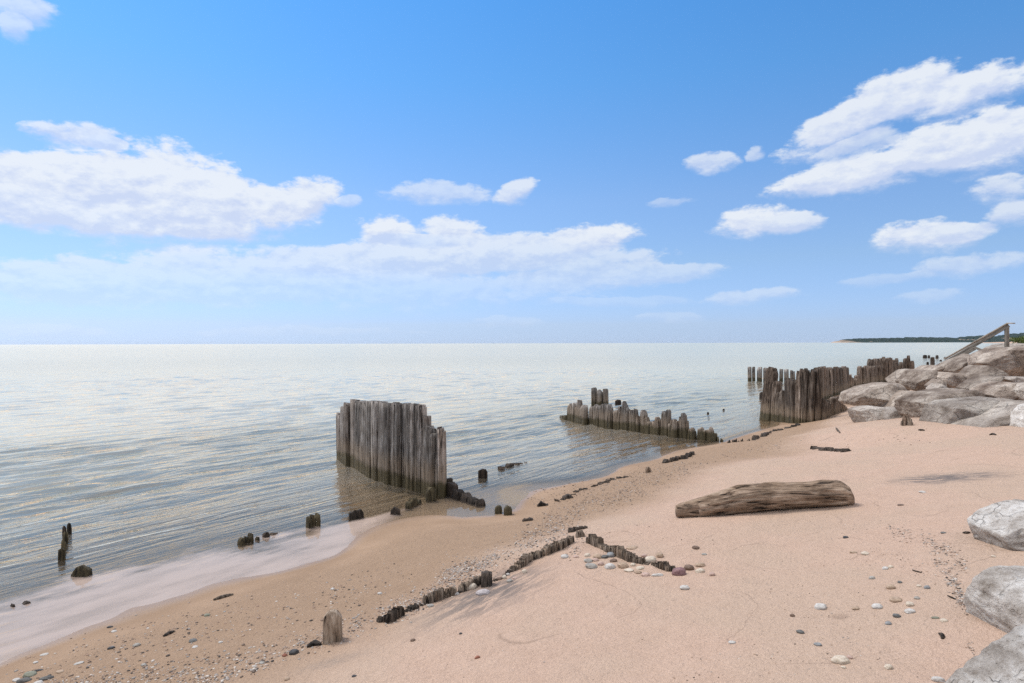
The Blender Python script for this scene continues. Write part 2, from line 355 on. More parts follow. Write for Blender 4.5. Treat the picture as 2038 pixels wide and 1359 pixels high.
def mat_wood(name, dark, mid, light, water=False, grain=(26, 26, 1.5), wetness=0.0):
    m, t = newmat(name)
    oc = t.n('TexCoord').outputs['Object']; pos = t.n('NewGeometry').outputs['Position']
    rnd = t.n('ObjectInfo').outputs['Random']
    v = t.vm('ADD', oc, t.n('CombineXYZ', {0: t.m('MULTIPLY', rnd, 31.0), 1: t.m('MULTIPLY', rnd, 17.0), 2: t.m('MULTIPLY', rnd, 9.0)}).outputs[0])
    g1 = t.noise(t.scale(v, grain), 1.0, 6.0, .65, .4); g2 = t.noise(t.scale(v, [q * 3.4 for q in grain]), 1.0, 4.0, .65); bl = t.noise(v, 5.0, 4.0, .6)
    col = t.ramp(t.m('ADD', t.m('MULTIPLY', g1, .7), t.m('MULTIPLY', g2, .3)), [(.36, dark), (.50, mid), (.66, light)])
    col = t.mix(t.ss(bl, .42, .68, 0, .6), col, t.mix(1.0, col, (.48, .43, .38), 'MULTIPLY'))
    br = t.m('MULTIPLY_ADD', t.m('FRACT', t.m('MULTIPLY', rnd, 7.31)), .80, .52)
    col = t.mix(1.0, col, t.n('CombineXYZ', {0: br, 1: br, 2: br}).outputs[0], 'MULTIPLY')
    col = t.mix(t.m('MULTIPLY', t.ss(rnd, .55, 1.0), .35), col, t.mix(1.0, col, (1.08, .86, .70), 'MULTIPLY'))
    rough = .85
    if water:      # tide stains: weed at the waterline, a tan scoured band above it
        z = t.n('SeparateXYZ', {0: pos}).outputs[2]
        zz = t.m('ADD', z, t.m('MULTIPLY', t.m('SUBTRACT', t.m('ADD', t.m('MULTIPLY', bl, .7), t.m('MULTIPLY', g1, .3)), .5), .34))
        tan = t.mix(g1, (.15, .10, .065), (.38, .29, .205)); alg = t.mix(g1, (.034, .027, .012), (.115, .090, .048))
        col = t.mix(t.m('MULTIPLY', t.ss(zz, .60, .32), .62), col, tan); col = t.mix(t.ss(zz, .27, .16), col, alg)
        rough = t.ss(zz, .10, .26, .45, .85)
    crack = t.ss(g1, .42, .34)
    col = t.mix(t.m('MULTIPLY', crack, .65), col, (.016, .013, .011))
    nrm = t.bump(t.m('SUBTRACT', t.m('ADD', t.m('MULTIPLY', g1, .6), t.m('MULTIPLY', g2, .25)), t.m('MULTIPLY', crack, .4)), .9, .03)
    finish(t, Base_Color=col, Roughness=rough, Normal=nrm, Specular_IOR_Level=.25)
    return m

def mat_rock(name, a, b, c, sc_=1.0, pits=.5):
    m, t = newmat(name)
    oc = t.n('TexCoord').outputs['Object']; rnd = t.n('ObjectInfo').outputs['Random']
    v = t.vm('ADD', oc, t.n('CombineXYZ', {0: t.m('MULTIPLY', rnd, 41.0), 1: t.m('MULTIPLY', rnd, 23.0), 2: 0.0}).outputs[0])
    n1 = t.noise(v, 1.6 * sc_, 5.0, .62); n2 = t.noise(v, 9.0 * sc_, 6.0, .68); n3 = t.noise(v, 60.0 * sc_, 4.0, .7)
    st = t.noise(t.scale(v, (1.0, 1.0, 1.5)), 3.6 * sc_, 6.0, .66, .25)
    col = t.ramp(t.m('ADD', t.m('MULTIPLY', n1, .5), t.m('MULTIPLY', st, .5)), [(.38, a), (.50, b), (.62, c)])
    col = t.mix(t.ss(n2, .52, .68, 0, .55), col, t.mix(1.0, col, (.60, .55, .50), 'MULTIPLY'))
    col = t.mix(t.ss(n3, .45, .70, 0, .6), col, t.mix(1.0, col, (.62, .59, .56), 'MULTIPLY'))
    br = t.m('MULTIPLY_ADD', t.m('FRACT', t.m('MULTIPLY', rnd, 9.7)), .45, .75)
    col = t.mix(1.0, col, t.n('CombineXYZ', {0: br, 1: t.m('MULTIPLY', br, .985), 2: t.m('MULTIPLY', br, .965)}).outputs[0], 'MULTIPLY')
    ck = t.n('TexVoronoi', {'Vector': t.vm('ADD', v, t.scale(t.n('TexNoise', {'Vector': v, 'Scale': 4.0 * sc_, 'Detail': 3.0}).outputs['Color'], (.22 / sc_, .22 / sc_, .22 / sc_))), 'Scale': 2.3 * sc_}, feature='DISTANCE_TO_EDGE').outputs['Distance']
    crk = t.m('MULTIPLY', t.ss(ck, .016, .0), t.ss(n1, .50, .60))
    col = t.mix(t.m('MULTIPLY', crk, .22), col, (.05, .04, .033))
    vo = t.n('TexVoronoi', {'Vector': v, 'Scale': 26.0 * sc_}); pit = t.m('MULTIPLY', t.ss(vo.outputs['Distance'], .26, .05), t.ss(n2, .48, .60))
    col = t.mix(t.m('MULTIPLY', pit, pits), col, (.07, .06, .05))
    hb = t.m('ADD', t.m('MULTIPLY', st, .7), t.m('ADD', t.m('MULTIPLY', n2, .5), t.m('SUBTRACT', t.m('MULTIPLY', n3, .14), t.m('ADD', t.m('MULTIPLY', pit, .12), t.m('MULTIPLY', crk, .22)))))
    finish(t, Base_Color=col, Roughness=.9, Normal=t.bump(hb, 1.0, .11 / sc_), Specular_IOR_Level=.15)
    return m

def mat_stone(name, a, b):
    m, t = newmat(name)
    oc = t.n('TexCoord').outputs['Object']; rnd = t.n('ObjectInfo').outputs['Random']
    v = t.vm('ADD', oc, t.n('CombineXYZ', {0: t.m('MULTIPLY', rnd, 41.0), 1: t.m('MULTIPLY', rnd, 23.0), 2: 0.0}).outputs[0])
    n1 = t.noise(t.scale(v, (1, 1, 2.2)), 1.3, 4.0, .6, .4); n2 = t.noise(v, 14.0, 3.0, .7)
    col = t.mix(t.ss(n1, .3, .7), a, b); col = t.mix(t.ss(n2, .5, .75, 0, .5), col, t.mix(1.0, col, (.55, .52, .5), 'MULTIPLY'))
    finish(t, Base_Color=col, Roughness=.62, Normal=t.bump(n2, .3, .03), Specular_IOR_Level=.3)
    return m

def mat_gravel():
    m, t = newmat('beach gravel')
    ca = t.n('Attribute', attribute_name='pebble').outputs['Fac']; pos = t.n('NewGeometry').outputs['Position']
    col = t.ramp(ca, [(0.0, (.045, .036, .03)), (.24, (.13, .09, .065)), (.42, (.28, .18, .125)), (.60, (.36, .25, .18)), (.80, (.27, .25, .235)), (.90, (.47, .39, .32)), (1.0, (.56, .51, .46))])
    n = t.noise(pos, 240.0, 2.0, .6)
    col = t.mix(t.ss(n, .4, .7, 0, .4), col, t.mix(1.0, col, (.6, .57, .55), 'MULTIPLY'))
    finish(t, Base_Color=col, Roughness=.6, Specular_IOR_Level=.3)
    return m

def mat_hill():
    m, t = newmat('wooded dune hills')
    pos = t.n('NewGeometry').outputs['Position']; z = t.n('SeparateXYZ', {0: pos}).outputs[2]
    n = t.noise(pos, .012, 5.0, .65); n2 = t.noise(pos, .0045, 3.0, .5); n3 = t.noise(pos, .05, 4.0, .7)
    col = t.mix(t.ss(n3, .35, .65), (.014, .025, .024), (.038, .056, .046))  # blue of the distant haze mixed into the woodland colour
    x = t.n('SeparateXYZ', {0: pos}).outputs[0]
    bare = t.m('MAXIMUM', t.m('MULTIPLY', t.ss(x, 3560.0, 3380.0), t.ss(n, .38, .5)), t.m('MULTIPLY', t.ss(n2, .62, .68), t.ss(n, .52, .58)))
    col = t.mix(bare, col, (.44, .33, .25))
    finish(t, Base_Color=col, Roughness=.95, Specular_IOR_Level=.05)
    return m
def mat_leaf():
    m, t = newmat('shrub leaves')
    n = t.noise(t.n('NewGeometry').outputs['Position'], 6.0, 3.0, .6)
    finish(t, Base_Color=t.mix(t.ss(n, .35, .65), (.05, .08, .02), (.13, .17, .04)), Roughness=.7, Specular_IOR_Level=.2)
    return m

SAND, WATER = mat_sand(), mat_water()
WPILE = mat_wood('weathered piling wood', (.032, .025, .021), (.23, .20, .178), (.62, .575, .535), water=True)
WFAR = mat_wood('brown piling wood', (.018, .013, .010), (.125, .090, .067), (.42, .35, .29), water=True)
WBEACH = mat_wood('split grey stub wood', (.035, .026, .020), (.18, .135, .10), (.42, .345, .28), grain=(48, 48, 3.0))
WDARK = mat_wood('dark wet stub wood', (.018, .014, .011), (.062, .048, .038), (.17, .13, .105), grain=(40, 40, 4))
WWEED = mat_wood('weedy wet stub wood', (.022, .018, .010), (.070, .055, .030), (.16, .13, .075), grain=(36, 36, 3))
WLOG = mat_wood('driftwood', (.04, .028, .02), (.23, .168, .122), (.48, .385, .30), grain=(2.4, 26, 26))
WPALE = mat_wood('bleached post wood', (.06, .038, .025), (.25, .19, .14), (.52, .45, .37), grain=(22, 22, 2.5))
WRAIL = mat_wood('rail boards', (.20, .18, .15), (.32, .29, .25), (.44, .40, .35), grain=(1.5, 30, 30))
RFAR = mat_rock('riprap stone', (.135, .10, .08), (.31, .255, .215), (.52, .455, .395))
RPALE = mat_rock('pale riprap stone', (.23, .19, .16), (.40, .35, .31), (.60, .545, .49))
RNEAR = mat_rock('white limestone', (.25, .212, .18), (.52, .48, .445), (.76, .735, .71), 2.2, .5)
STN = {k: mat_stone(k + ' stone', a, b) for k, (a, b) in {
    'white': ((.40, .37, .335), (.58, .545, .51)), 'cream': ((.46, .38, .29), (.64, .55, .45)), 'tan': ((.30, .21, .14), (.46, .34, .25)),
    'pink': ((.38, .25, .20), (.52, .38, .32)), 'grey': ((.22, .20, .175), (.40, .37, .33)), 'blue': ((.17, .172, .175), (.31, .31, .31)),
    'dark': ((.03, .03, .032), (.085, .08, .08)), 'slate': ((.085, .082, .078), (.16, .155, .145)), 'maroon': ((.15, .075, .078), (.27, .16, .155)),
    'brown': ((.10, .06, .04), (.21, .14, .10)), 'red': ((.22, .075, .045), (.34, .15, .10)), 'green': ((.14, .14, .10), (.24, .24, .18)), 'lavender': ((.38, .335, .33), (.53, .48, .475))}.items()}
GRAVEL, HILL, LEAF = mat_gravel(), mat_hill(), mat_leaf()

# ------------------------------------------------------------------ the ground and the lake
def lines(lo, hi, step, far, g=1.35):
    c = list(np.arange(lo, hi + step / 2, step)); s = step
    while c[-1] < far: s *= g; c.append(c[-1] + s)
    s = step
    while c[0] > -far: s *= g; c.insert(0, c[0] - s)
    return np.array(c)
def build_ground():
    xs = lines(-7.0, 9.0, .032, 45000)
    ys = [1.6]
    while ys[-1] < 26: ys.append(ys[-1] + max(.016, .0042 * ys[-1]))
    s = ys[-1] - ys[-2]
    while ys[-1] < 45000: s *= 1.3; ys.append(ys[-1] + s)
    s = .03
    while ys[0] > -400: s *= 1.45; ys.insert(0, ys[0] - s)
    ys = np.array(ys); X, Y = np.meshgrid(xs, ys)
    x, y = X.ravel(), Y.ravel(); z = ground_z(x, y)
    me = mesh('ground', np.stack([x, y, z], 1), grid_faces(len(ys), len(xs)), True, SAND)
    obj('beach_sand', me, kind='structure')
build_ground()

def wave_height(x, y, dep):
    th0 = math.atan2(.6, -.8); r = np.random.default_rng(11); hgt = np.zeros_like(x)
    wx = .35 * pn2(x, y, .45, 21.0, 2); wy = .35 * pn2(x, y, .45, 22.0, 2)
    for k in range(26):
        lam = .26 * (1.95 / .26) ** (r.random() ** 1.3); th = th0 + r.normal() * .22; kk = 2 * math.pi / lam
        ph = kk * ((x + wx) * math.cos(th) + (y + wy) * math.sin(th)) + r.random() * 6.28
        hgt += lam * .0047 * np.sin(ph + .35 * np.sin(ph))
    patch = .45 + 1.1 * np.clip(.5 + .9 * pn2(x, y, .11, 31.0, 2) + .5 * pn2(x, y, .4, 33.0), 0, 1)
    return hgt * patch
def build_water():
    az = np.radians(np.linspace(-62, 52, 560))
    rr = [2.6]
    while rr[-1] < 75: rr.append(rr[-1] * 1.0042)
    s = rr[-1] - rr[-2]
    while rr[-1] < 60000: s *= 1.16; rr.append(rr[-1] + s)
    rr = np.array(rr); R, A = np.meshgrid(rr, az, indexing='ij')
    x = (R * np.sin(A)).ravel(); y = (R * np.cos(A)).ravel(); d = R.ravel()
    dep = -smooth_z(x, y)
    fade = 1 - sstep(d, 40, 75)
    z = wave_height(np.where(d < 80, x, 0), np.where(d < 80, y, 0), dep) * fade * sstep(dep, .008, .14) * (.6 + .55 * sstep(dep, .1, .5))
    # rings and chop where the swell runs round the big wall
    z += .004 * pn2(x, y, 5.0, 41.0, 2) * sstep(dep, .015, .10) * fade
    faces = grid_faces(len(rr), len(az))
    keep = (dep[faces] > -.12).any(1)
    faces = faces[keep]
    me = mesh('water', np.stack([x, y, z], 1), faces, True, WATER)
    attr(me, 'depth', np.clip(dep, 0, 20)); attr(me, 'far', sstep(d, 18, 140))
    obj('lake_water', me, kind='structure')
build_water()

def build_hills():
    prof = [(1652,682),(1660,679.5),(1672,676),(1700,673),(1740,672.5),(1800,671.5),(1830,670),(1870,671),(1900,671.5),(1930,669),(1955,667),(1985,668.5),(2010,664.5),(2038,661.5),(2120,657),(2300,650),(2600,648)]
    D = 6200.0; pxs = np.arange(1645, 2600, 2.2); top = np.interp(pxs, [p[0] for p in prof], [p[1] for p in prof])
    rows = []
    for j, fr in enumerate((0.0, .12, .35, .7, 1.0, .6, 0.0)):
        dd = D + j * 130.0
        X = (pxs - CX) / F * dd; hz = np.array([ray(p, q)[1] for p, q in zip(pxs, top)]) * dd + H
        hz = np.maximum(hz, 0.0)
        n = pn2(pxs, np.full_like(pxs, j * 3.7), .11, 2.0, 3)
        rows.append(np.stack([X, np.full_like(X, dd) + n * 60, -1.0 + fr * hz * (1 + .16 * n)], 1))
    me = mesh('hills', np.concatenate(rows), grid_faces(len(rows), len(pxs)), True, HILL)
    obj('hills', me, kind='structure')
build_hills()

# ------------------------------------------------------------------ pilings
def plank_mesh(name, A, B, th, zbot, top, seed, mat, nu=5, nz=8, taper=.25, lean=(0, 0), jit=.012, rag=0.0):
    """A,B: ground plan ends; top(u): height of the broken top; vertices relative to the middle of A-B"""
    A, B = np.array(A[:2], float), np.array(B[:2], float); c = (A + B) / 2; d = B - A; L = np.hypot(*d); e = d / L; nrm = np.array([-e[1], e[0]])
    us = np.linspace(0, 1, nu + 1); loop = []
    for side in (-1, 1):
        for u in (us if side < 0 else us[::-1]): loop.append((u, side))
    loop = np.array(loop); n = len(loop); V = []
    tp = np.array([top(float(u)) for u in us]); r = np.random.default_rng(seed)
    tp = np.maximum(tp - rag * r.exponential(.9, nu + 1) * (r.random(nu + 1) < .45), zbot + .08)
    tpl = np.concatenate([tp, tp[::-1] - np.abs(r.normal(size=nu + 1)) * jit])
    edge = np.where((loop[:, 0] < .01) | (loop[:, 0] > .99), .86, 1.0)
    groove = r.normal(size=n) * .05
    for k in range(nz + 1):
        f = (k / nz) ** .8
        z = zbot + (tpl - zbot) * f
        g = groove + .10 * pn(np.stack([loop[:, 0] * 5 + seed, z * 2.2, loop[:, 1] + seed * .37], 1))
        tk = th / 2 * edge * (1 - taper * f ** 3) * (1 + g)
        wob = .03 * pn(np.stack([z * 1.6, np.full(n, seed * 1.7), np.full(n, .5)], 1))
        uu = (loop[:, 0] - .5) * (1 - .10 * taper * f ** 2) + wob * .5
        P = np.outer(uu * L, e) + np.outer(loop[:, 1] * tk, nrm) + np.outer((z - zbot), lean)
        V.append(np.column_stack([P, z]))
    V = np.concatenate(V); F_ = []
    for k in range(nz):
        for i in range(n):
            j = (i + 1) % n; F_.append((k * n + i, k * n + j, (k + 1) * n + j, (k + 1) * n + i))
    o = nz * n
    for i in range(nu): F_.append((o + i, o + i + 1, o + n - 2 - i, o + n - 1 - i))
    zb = float(np.min(V[:, 2])); V[:, 2] -= 0.0
    me = mesh(name, V, F_, False, mat)
    me.polygons.foreach_set('use_smooth', [True] * (nz * n) + [False] * nu)
    return me, c

def on_poly(poly, px):
    """plan point of a piling line under the photo column px"""
    rx = ray(px, HY + 150)[0]
    for a, b in zip(poly[:-1], poly[1:]):
        ka, kb = a[0] - rx * a[1], b[0] - rx * b[1]
        if ka * kb <= 0 and abs(ka - kb) > 1e-9: return a + (b - a) * (ka / (ka - kb))
    k = poly[0] if abs(poly[0][0] / poly[0][1] - rx) < abs(poly[-1][0] / poly[-1][1] - rx) else poly[-1]
    s = poly[1] - poly[0] if k is poly[0] else poly[-1] - poly[-2]
    return k + s * ((rx * k[1] - k[0]) / (s[0] - rx * s[1]))
def zpix(p, px, py):
    return H + ray(px, py)[1] * p[1]
_seed = [100]; _rp = np.random.default_rng(55)
def pile_row(name, label, base, items, th, mat, part='pile', water=False, group=None, cat='pilings', nu=4, nz=6, gap=.06, taper=.3, rough=.03, wander=.16):
    """items: (px left, px right, py of top [or list of (u, py)], roundness px, dpx lean)"""
    poly = [hit(px, py, 0.0 if water else None) for px, py in base]
    mid = poly[len(poly) // 2]
    root = bpy.data.objects.new(name, None); COL.objects.link(root); root.location = tuple(mid); root.empty_display_size = .2
    root['label'] = label; root['category'] = cat; root['kind'] = 'thing'
    if group: root['group'] = group
    for it in items:
        l, r, tp = it[:3]; rd = it[3] if len(it) > 3 else 3.0; ln = it[4] if len(it) > 4 else 0.0
        _seed[0] += 1; sd_ = _seed[0]
        A, B = on_poly(poly, l), on_poly(poly, r); c = (A + B) / 2
        A2, B2 = A + (B - A) * gap, B - (B - A) * gap
        off = np.array([-(B - A)[1], (B - A)[0], 0]) / max(np.hypot(*(B - A)[:2]), .01) * th * float(_rp.normal() * wander); A2 = A2 + off; B2 = B2 + off
        zb = min(float(ground_z(c[0], c[1])[0]), c[2]) - .18
        cx = (l + r) / 2; ppm = c[1] / F
        prof = tp if isinstance(tp, list) else None
        def top(u, prof=prof, tp=tp, c=c, cx=cx, rd=rd, ppm=ppm, sd_=sd_):
            py = np.interp(u, [q[0] for q in prof], [q[1] for q in prof]) if prof else tp
            j = float(pn(np.array([[u * 3.1, sd_ * .73, 1.5]]))[0]) + .6 * float(pn(np.array([[u * 7.7, sd_ * 1.3, 4.5]]))[0])
            z = zpix(c, cx, py) - rd * ppm * (abs(2 * u - 1) ** 2.4) + j * rough
            return max(z, zb + .10)
        hh = zpix(c, cx, (prof[0][1] if prof else tp)) - zb
        lean = np.array([(ln + float(_rp.normal()) * .9) * ppm / max(hh, .1), 0.0])
        me, cc = plank_mesh(part, A2, B2, th, zb, top, sd_, mat, nu, nz, taper, lean, rag=rough)
        obj(part, me, root, (cc[0] - mid[0], cc[1] - mid[1], -mid[2]))
    return root
def stub(name, label, px, py, wpx, toppy, mat, th=None, water=False, group=None, rd=4, ang=0.0, cat='piling', rough=.02, nu=6, nz=7, prof=None, jit=.012):
    """a lone broken pile standing at a photo pixel"""
    c = hit(px, py, 0.0 if water else None); wd = wpx * c[1] / F
    e = np.array([math.cos(ang), math.sin(ang)]) * wd / 2
    _seed[0] += 1; s = _seed[0]; zb = min(float(ground_z(c[0], c[1])[0]), c[2]) - .15
    def top(u):
        py_ = np.interp(u, [q[0] for q in prof], [q[1] for q in prof]) if prof else toppy
        return max(zb + .1, zpix(c, px, py_) - rd * c[1] / F * abs(2 * u - 1) ** 2.2 + rough * float(pn(np.array([[u * 4.1, s * .7, .5]]))[0]))
    me, cc = plank_mesh(name, c[:2] - e, c[:2] + e, th or wd * .6, zb, top, s, mat, nu, nz, .35, jit=jit)
    return obj(name, me, None, (cc[0], cc[1], 0), label, cat, group)

# the tall wall in the shallows, left of centre
def zr1(x, y): return (640 + x / 4.53, 760 + y / 4.53)
base = [zr1(*p) for p in [(160,700),(268,752),(350,803),(420,838),(515,885),(590,903),(660,920),(735,940),(805,968),(870,985),(945,1003),(1035,1030),(1118,1033)]]
U = lambda *a: [(u, 760 + y / 4.53) for u, y in a]
items = []
for l, r, tp, *x in [
    (158,192,U((0,300),(.5,268),(1,300))), (194,232,U((0,225),(.55,213),(1,240))), (234,270,U((0,215),(.3,176),(1,205))),
    (271,312,U((0,165),(.6,158),(1,162)),1), (313,356,U((0,165),(.5,166),(.8,178),(1,176)),1), (357,424,U((0,178),(.5,172),(1,178)),1),
    (426,470,U((0,178),(.7,172),(1,168)),2), (471,520,U((0,168),(.5,176),(1,182)),1), (522,594,U((0,180),(.5,182),(1,184)),1),
    (595,640,U((0,184),(1,188)),1), (642,664,U((0,202),(1,194)),1), (665,700,U((0,190),(.6,188),(1,200)),1), (702,738,U((0,196),(1,196)),1), (739,806,U((0,190),(.6,192),(1,196)),1),
    (808,838,U((0,194),(1,198)),1), (840,870,U((0,198),(.6,196),(1,205)),1), (870,906,U((0,198),(.7,200),(1,235)),2),
    (906,946,U((0,425),(.35,400),(.62,300),(.8,330),(1,430)),0), (948,1022,U((0,430),(.45,402),(.7,404),(1,440)),2), (1024,1052,U((0,420),(1,424)),1),
    (1052,1118,U((0,424),(.5,426),(1,436)),1)]:
    items.append((640 + l / 4.53, 640 + r / 4.53, tp, *x))
pile_row('timber_wall', 'tall grey weathered plank wall standing in the shallow water left of centre', base, items, .15, WPILE, 'plank', True, cat='plank wall', nu=9, nz=14, gap=.035, taper=.12, rough=.045)
# low stubs running shorewards from it
zb1 = lambda x, y: (640 + x / 4.53, 760 + y / 4.53)
P1 = lambda l, r, y, *a: (640 + l / 4.53, 640 + r / 4.53, 760 + y / 4.53, *a)
pile_row('stub_row', 'short dark pile stubs stepping down from the right end of the tall wall', [zb1(1115,1010), zb1(1180,1025), zb1(1260,1060), zb1(1350,1090), zb1(1445,1120)],
         [P1(1112,1135,870,3), P1(1137,1205,905,5), P1(1207,1262,955,4), P1(1262,1330,995,5), P1(1330,1400,1035,6), P1(1400,1446,1055,4)], .16, WDARK, 'pile', True)
pile_row('stub_row', 'thin pointed stub splinters in the water before the tall wall', [zb1(750,1145), zb1(800,1125), zb1(880,1085), zb1(940,1070), zb1(1030,1050)],
         [P1(752,780,1075,6), P1(795,858,1030,10), P1(860,905,1062,5), P1(945,1025,945,6)], .10, WWEED, 'pile', True)
stub('pile_stub', 'small dark rounded stub at the water edge below the tall wall', 787, 1023, 19, 1009, WDARK, water=True, rd=7)
stub('pile_stub', 'low black jagged stub in rippled water left of the tall wall base', 709, 1031, 29, 1015, WDARK, th=.09, water=True, rd=5, rough=.05, ang=.5)
stub('pile_stub', 'left one of two paired stubs on the tip of wet sand', 992, 1021, 15, 1004, WPILE, th=.11, rd=6)
stub('pile_stub', 'right one of two paired stubs on the tip of wet sand', 1011, 1024, 17, 1006, WPILE, th=.12, rd=5)
stub('pile_stub', 'knobbly dark stub standing alone in water right of the tall wall', 961, 951, 19, 933, WDARK, water=True, rd=5, rough=.05)
pile_row('stub_row', 'faint line of stub tips barely above water beyond the knobbly stub', [(990,936),(1003,932),(1020,925),(1050,919)],
         [(991,998,928,2),(998,1004,926,2),(1007,1014,923,2),(1014,1020,922,2),(1021,1034,922,1),(1034,1048,919,1)], .12, WDARK, 'pile', True)
# left shallows
for px, py, wp, tp, lab, m_ in [(138,1062,8,1041,'tallest thin stub at the far end of the left water row',WDARK),(128,1066,7,1046,'thin dark stub beside the tallest one in the left water row',WDARK),
        (131,1080,8,1058,'brown stub second from far end of the left water row',WWEED),(127,1096,9,1074,'middle brown stub of the short row in left shallows',WWEED),(123,1114,12,1090,'nearest rounded stub of the short row in left shallows',WWEED)]:
    stub('pile_stub', lab, px, py, wp, tp, m_, water=True, group='short row of stubs in left shallows', rd=4)
stub('pile_stub', 'broad olive-brown rounded stub alone in left shallows near shore', 162, 1145, 36, 1125, WWEED, th=.09, water=True, rd=5, prof=[(0,1137),(.3,1127),(.7,1124),(1,1127)])
pile_row('stub_row', 'ragged cluster of dark stubs at the water edge left of the twin posts', [(474,1084),(490,1079),(508,1074)], [(474,484,1069,4),(486,492,1066,2),(492,498,1064,2),(498,505,1059,4),(507,512,1066,3)], .09, WWEED, 'pile', True)
pile_row('stub_row', 'low dark wood remnant just right of the ragged stub cluster', [(521,1070),(535,1066),(552,1059)], [(522,534,1058,5),(535,551,1058,3)], .08, WDARK, 'pile', True)
pile_row('stub_row', 'pair of narrow brown posts close together at the water edge', [(609,1050),(622,1047),(634,1044)], [(609,616,1026,2),(616,623,1024,2),(624,633,1020,3)], .10, WWEED, 'pile', True)
pile_row('stub_row', 'flat black wood scrap lying in the swash near the left edge', [(15,1210),(30,1205),(60,1196)], [(17,31,1203,3),(32,60,1194,5)], .07, WDARK, 'pile', True)

# middle wall in the water
zr2 = lambda x, y: (1080 + x / 4.076, 740 + y / 4.076)
Q = lambda l, r, y, *a: (1080 + l / 4.076, 1080 + r / 4.076, ([(u, 740 + q / 4.076) for u, q in y] if isinstance(y, list) else 740 + y / 4.076), *a)
base = [zr2(*p) for p in [(130,372),(165,385),(260,402),(370,430),(470,442),(570,460),(690,475),(820,492),(950,510),(1100,530),(1250,545),(1400,560),(1465,562)]]
pile_row('pile_wall', 'broken palisade of pointed brown piles in the middle shallows', base, [
    Q(130,160,350,4),Q(165,204,[(0,360),(.6,342),(1,345)],3),Q(206,240,[(0,290),(.7,250),(1,262)],3),Q(241,271,[(0,275),(.8,244),(1,255)],2),Q(275,324,[(0,300),(.35,280),(.5,230),(.65,232),(.8,282),(1,300)],0),
    Q(326,369,[(0,300),(.7,262),(1,275)],2),Q(375,419,[(0,300),(.4,278),(1,285)],2),Q(421,470,[(0,270),(.5,252),(1,262)],2),Q(477,525,[(0,270),(.6,250),(1,270)],2),Q(527,574,[(0,262),(.5,258),(1,310)],2),
    Q(577,640,[(0,320),(.5,310),(.8,268),(1,275)],2),Q(642,704,[(0,290),(.3,240),(.5,232),(.7,285),(1,300)],1),Q(706,769,[(0,320),(.5,300),(.75,292),(1,310)],2),Q(768,792,[(0,350),(1,385)],2),
    Q(792,834,[(0,310),(.6,306),(1,330)],2),Q(834,886,[(0,380),(.35,352),(.6,400),(1,410)],1),Q(888,960,[(0,410),(.6,362),(1,375)],2),Q(962,1028,[(0,350),(.3,308),(.55,330),(.85,298),(1,310)],1),
    Q(1040,1105,[(0,420),(.2,368),(.5,395),(.85,370),(1,390)],1),Q(1107,1182,[(0,380),(.3,334),(.6,340),(1,370)],2),Q(1184,1246,[(0,460),(.5,445),(1,470)],2),Q(1257,1326,[(0,445),(.3,440),(.7,470),(1,460)],2),
    Q(1328,1410,[(0,470),(.4,452),(1,490)],3),Q(1412,1465,[(0,512),(1,540)],3)], .17, WPILE, 'pile', True, cat='pile wall', nu=8, nz=10, gap=.02, taper=.22, rough=.06)
zq = [zr2(*p) for p in [(395,284),(540,292),(730,298)]]
pile_row('pile_row', 'three tall squared posts in water behind the middle palisade', zq, [Q(402,437,124,1),Q(445,489,[(0,142),(.5,140),(.6,150),(1,155)],1),Q(497,530,[(0,134),(1,133)],1)], .2, WPILE, 'post', True, gap=.02, taper=.1)
stub('pile_stub', 'dark stub standing by the three tall posts behind the middle palisade', *zr2(612,262), 12, 740+224/4.076, WDARK, water=True, rd=2)
stub('pile_stub', 'lone dark speck of a stub in open water, the nearer of two', *zr2(1341,343), 4, 740+326/4.076, WDARK, water=True, rd=1, group='stub specks right of the middle palisade')
stub('pile_stub', 'lone dark speck of a stub in open water, the farther of two', *zr2(1468,312), 4, 740+298/4.076, WDARK, water=True, rd=1, group='stub specks right of the middle palisade')
# stub chain from it along the shore
_r = random.Random(5)
def auto(a, b, wmin, wmax, base, hmin, hmax, skip=.0, rd=2):
    out = []; x = a; bx = [p[0] for p in base]; by = [p[1] for p in base]
    while x < b:
        wd = _r.uniform(wmin, wmax)
        if _r.random() > skip: out.append((x, min(x + wd, b + 2), float(np.interp(x + wd / 2, bx, by)) - _r.uniform(hmin, hmax), rd))
        x += wd + .3
    return out
bs = [(1449,881),(1470,879),(1500,876),(1518,868),(1540,858),(1560,855),(1590,846)]
pile_row('stub_row', 'curving line of black rotten stubs on sand before the far wall', bs, auto(1449,1590,3,8,bs,2.5,6,.10), .16, WDARK, 'pile', rough=.05)
bs = [(1102,999),(1120,993),(1150,978),(1172,971),(1200,962),(1225,953),(1254,948)]
pile_row('stub_row', 'low rotten stub line along the curved shore above the gravel', bs, auto(1104,1253,3,6,bs,1.5,5,.10), .12, WDARK, 'pile', rough=.04)
stub('pile_stub', 'dark wood knob at the lower end of the shore stub line', 1131, 991, 24, 984, WDARK, th=.14, rd=4, rough=.04)
stub('pile_stub', 'dark wood knob lower left of the shore stub line on damp sand', 1080, 1006, 22, 999, WDARK, th=.12, rd=4, rough=.05)
stub('pile_stub', 'small leaning grey stub alone on the damp shore sand', 1290, 940, 10, 929, WBEACH, th=.08, rd=3)
bs = [(1318,924),(1335,919),(1352,914)]
pile_row('stub_row', 'short run of small dark stubs near the top of the shore', bs, auto(1318,1350,5,8,bs,4,10,.1), .12, WDARK, 'pile', rough=.05)
bs = [(1357,915),(1366,911),(1380,905)]
pile_row('stub_row', 'dark clump of rotten wood beside the water, left of the log', bs, auto(1357,1379,6,9,bs,5,10), .12, WDARK, 'pile', rough=.05)
bs = [(1621,892),(1640,894),(1662,897),(1692,898)]
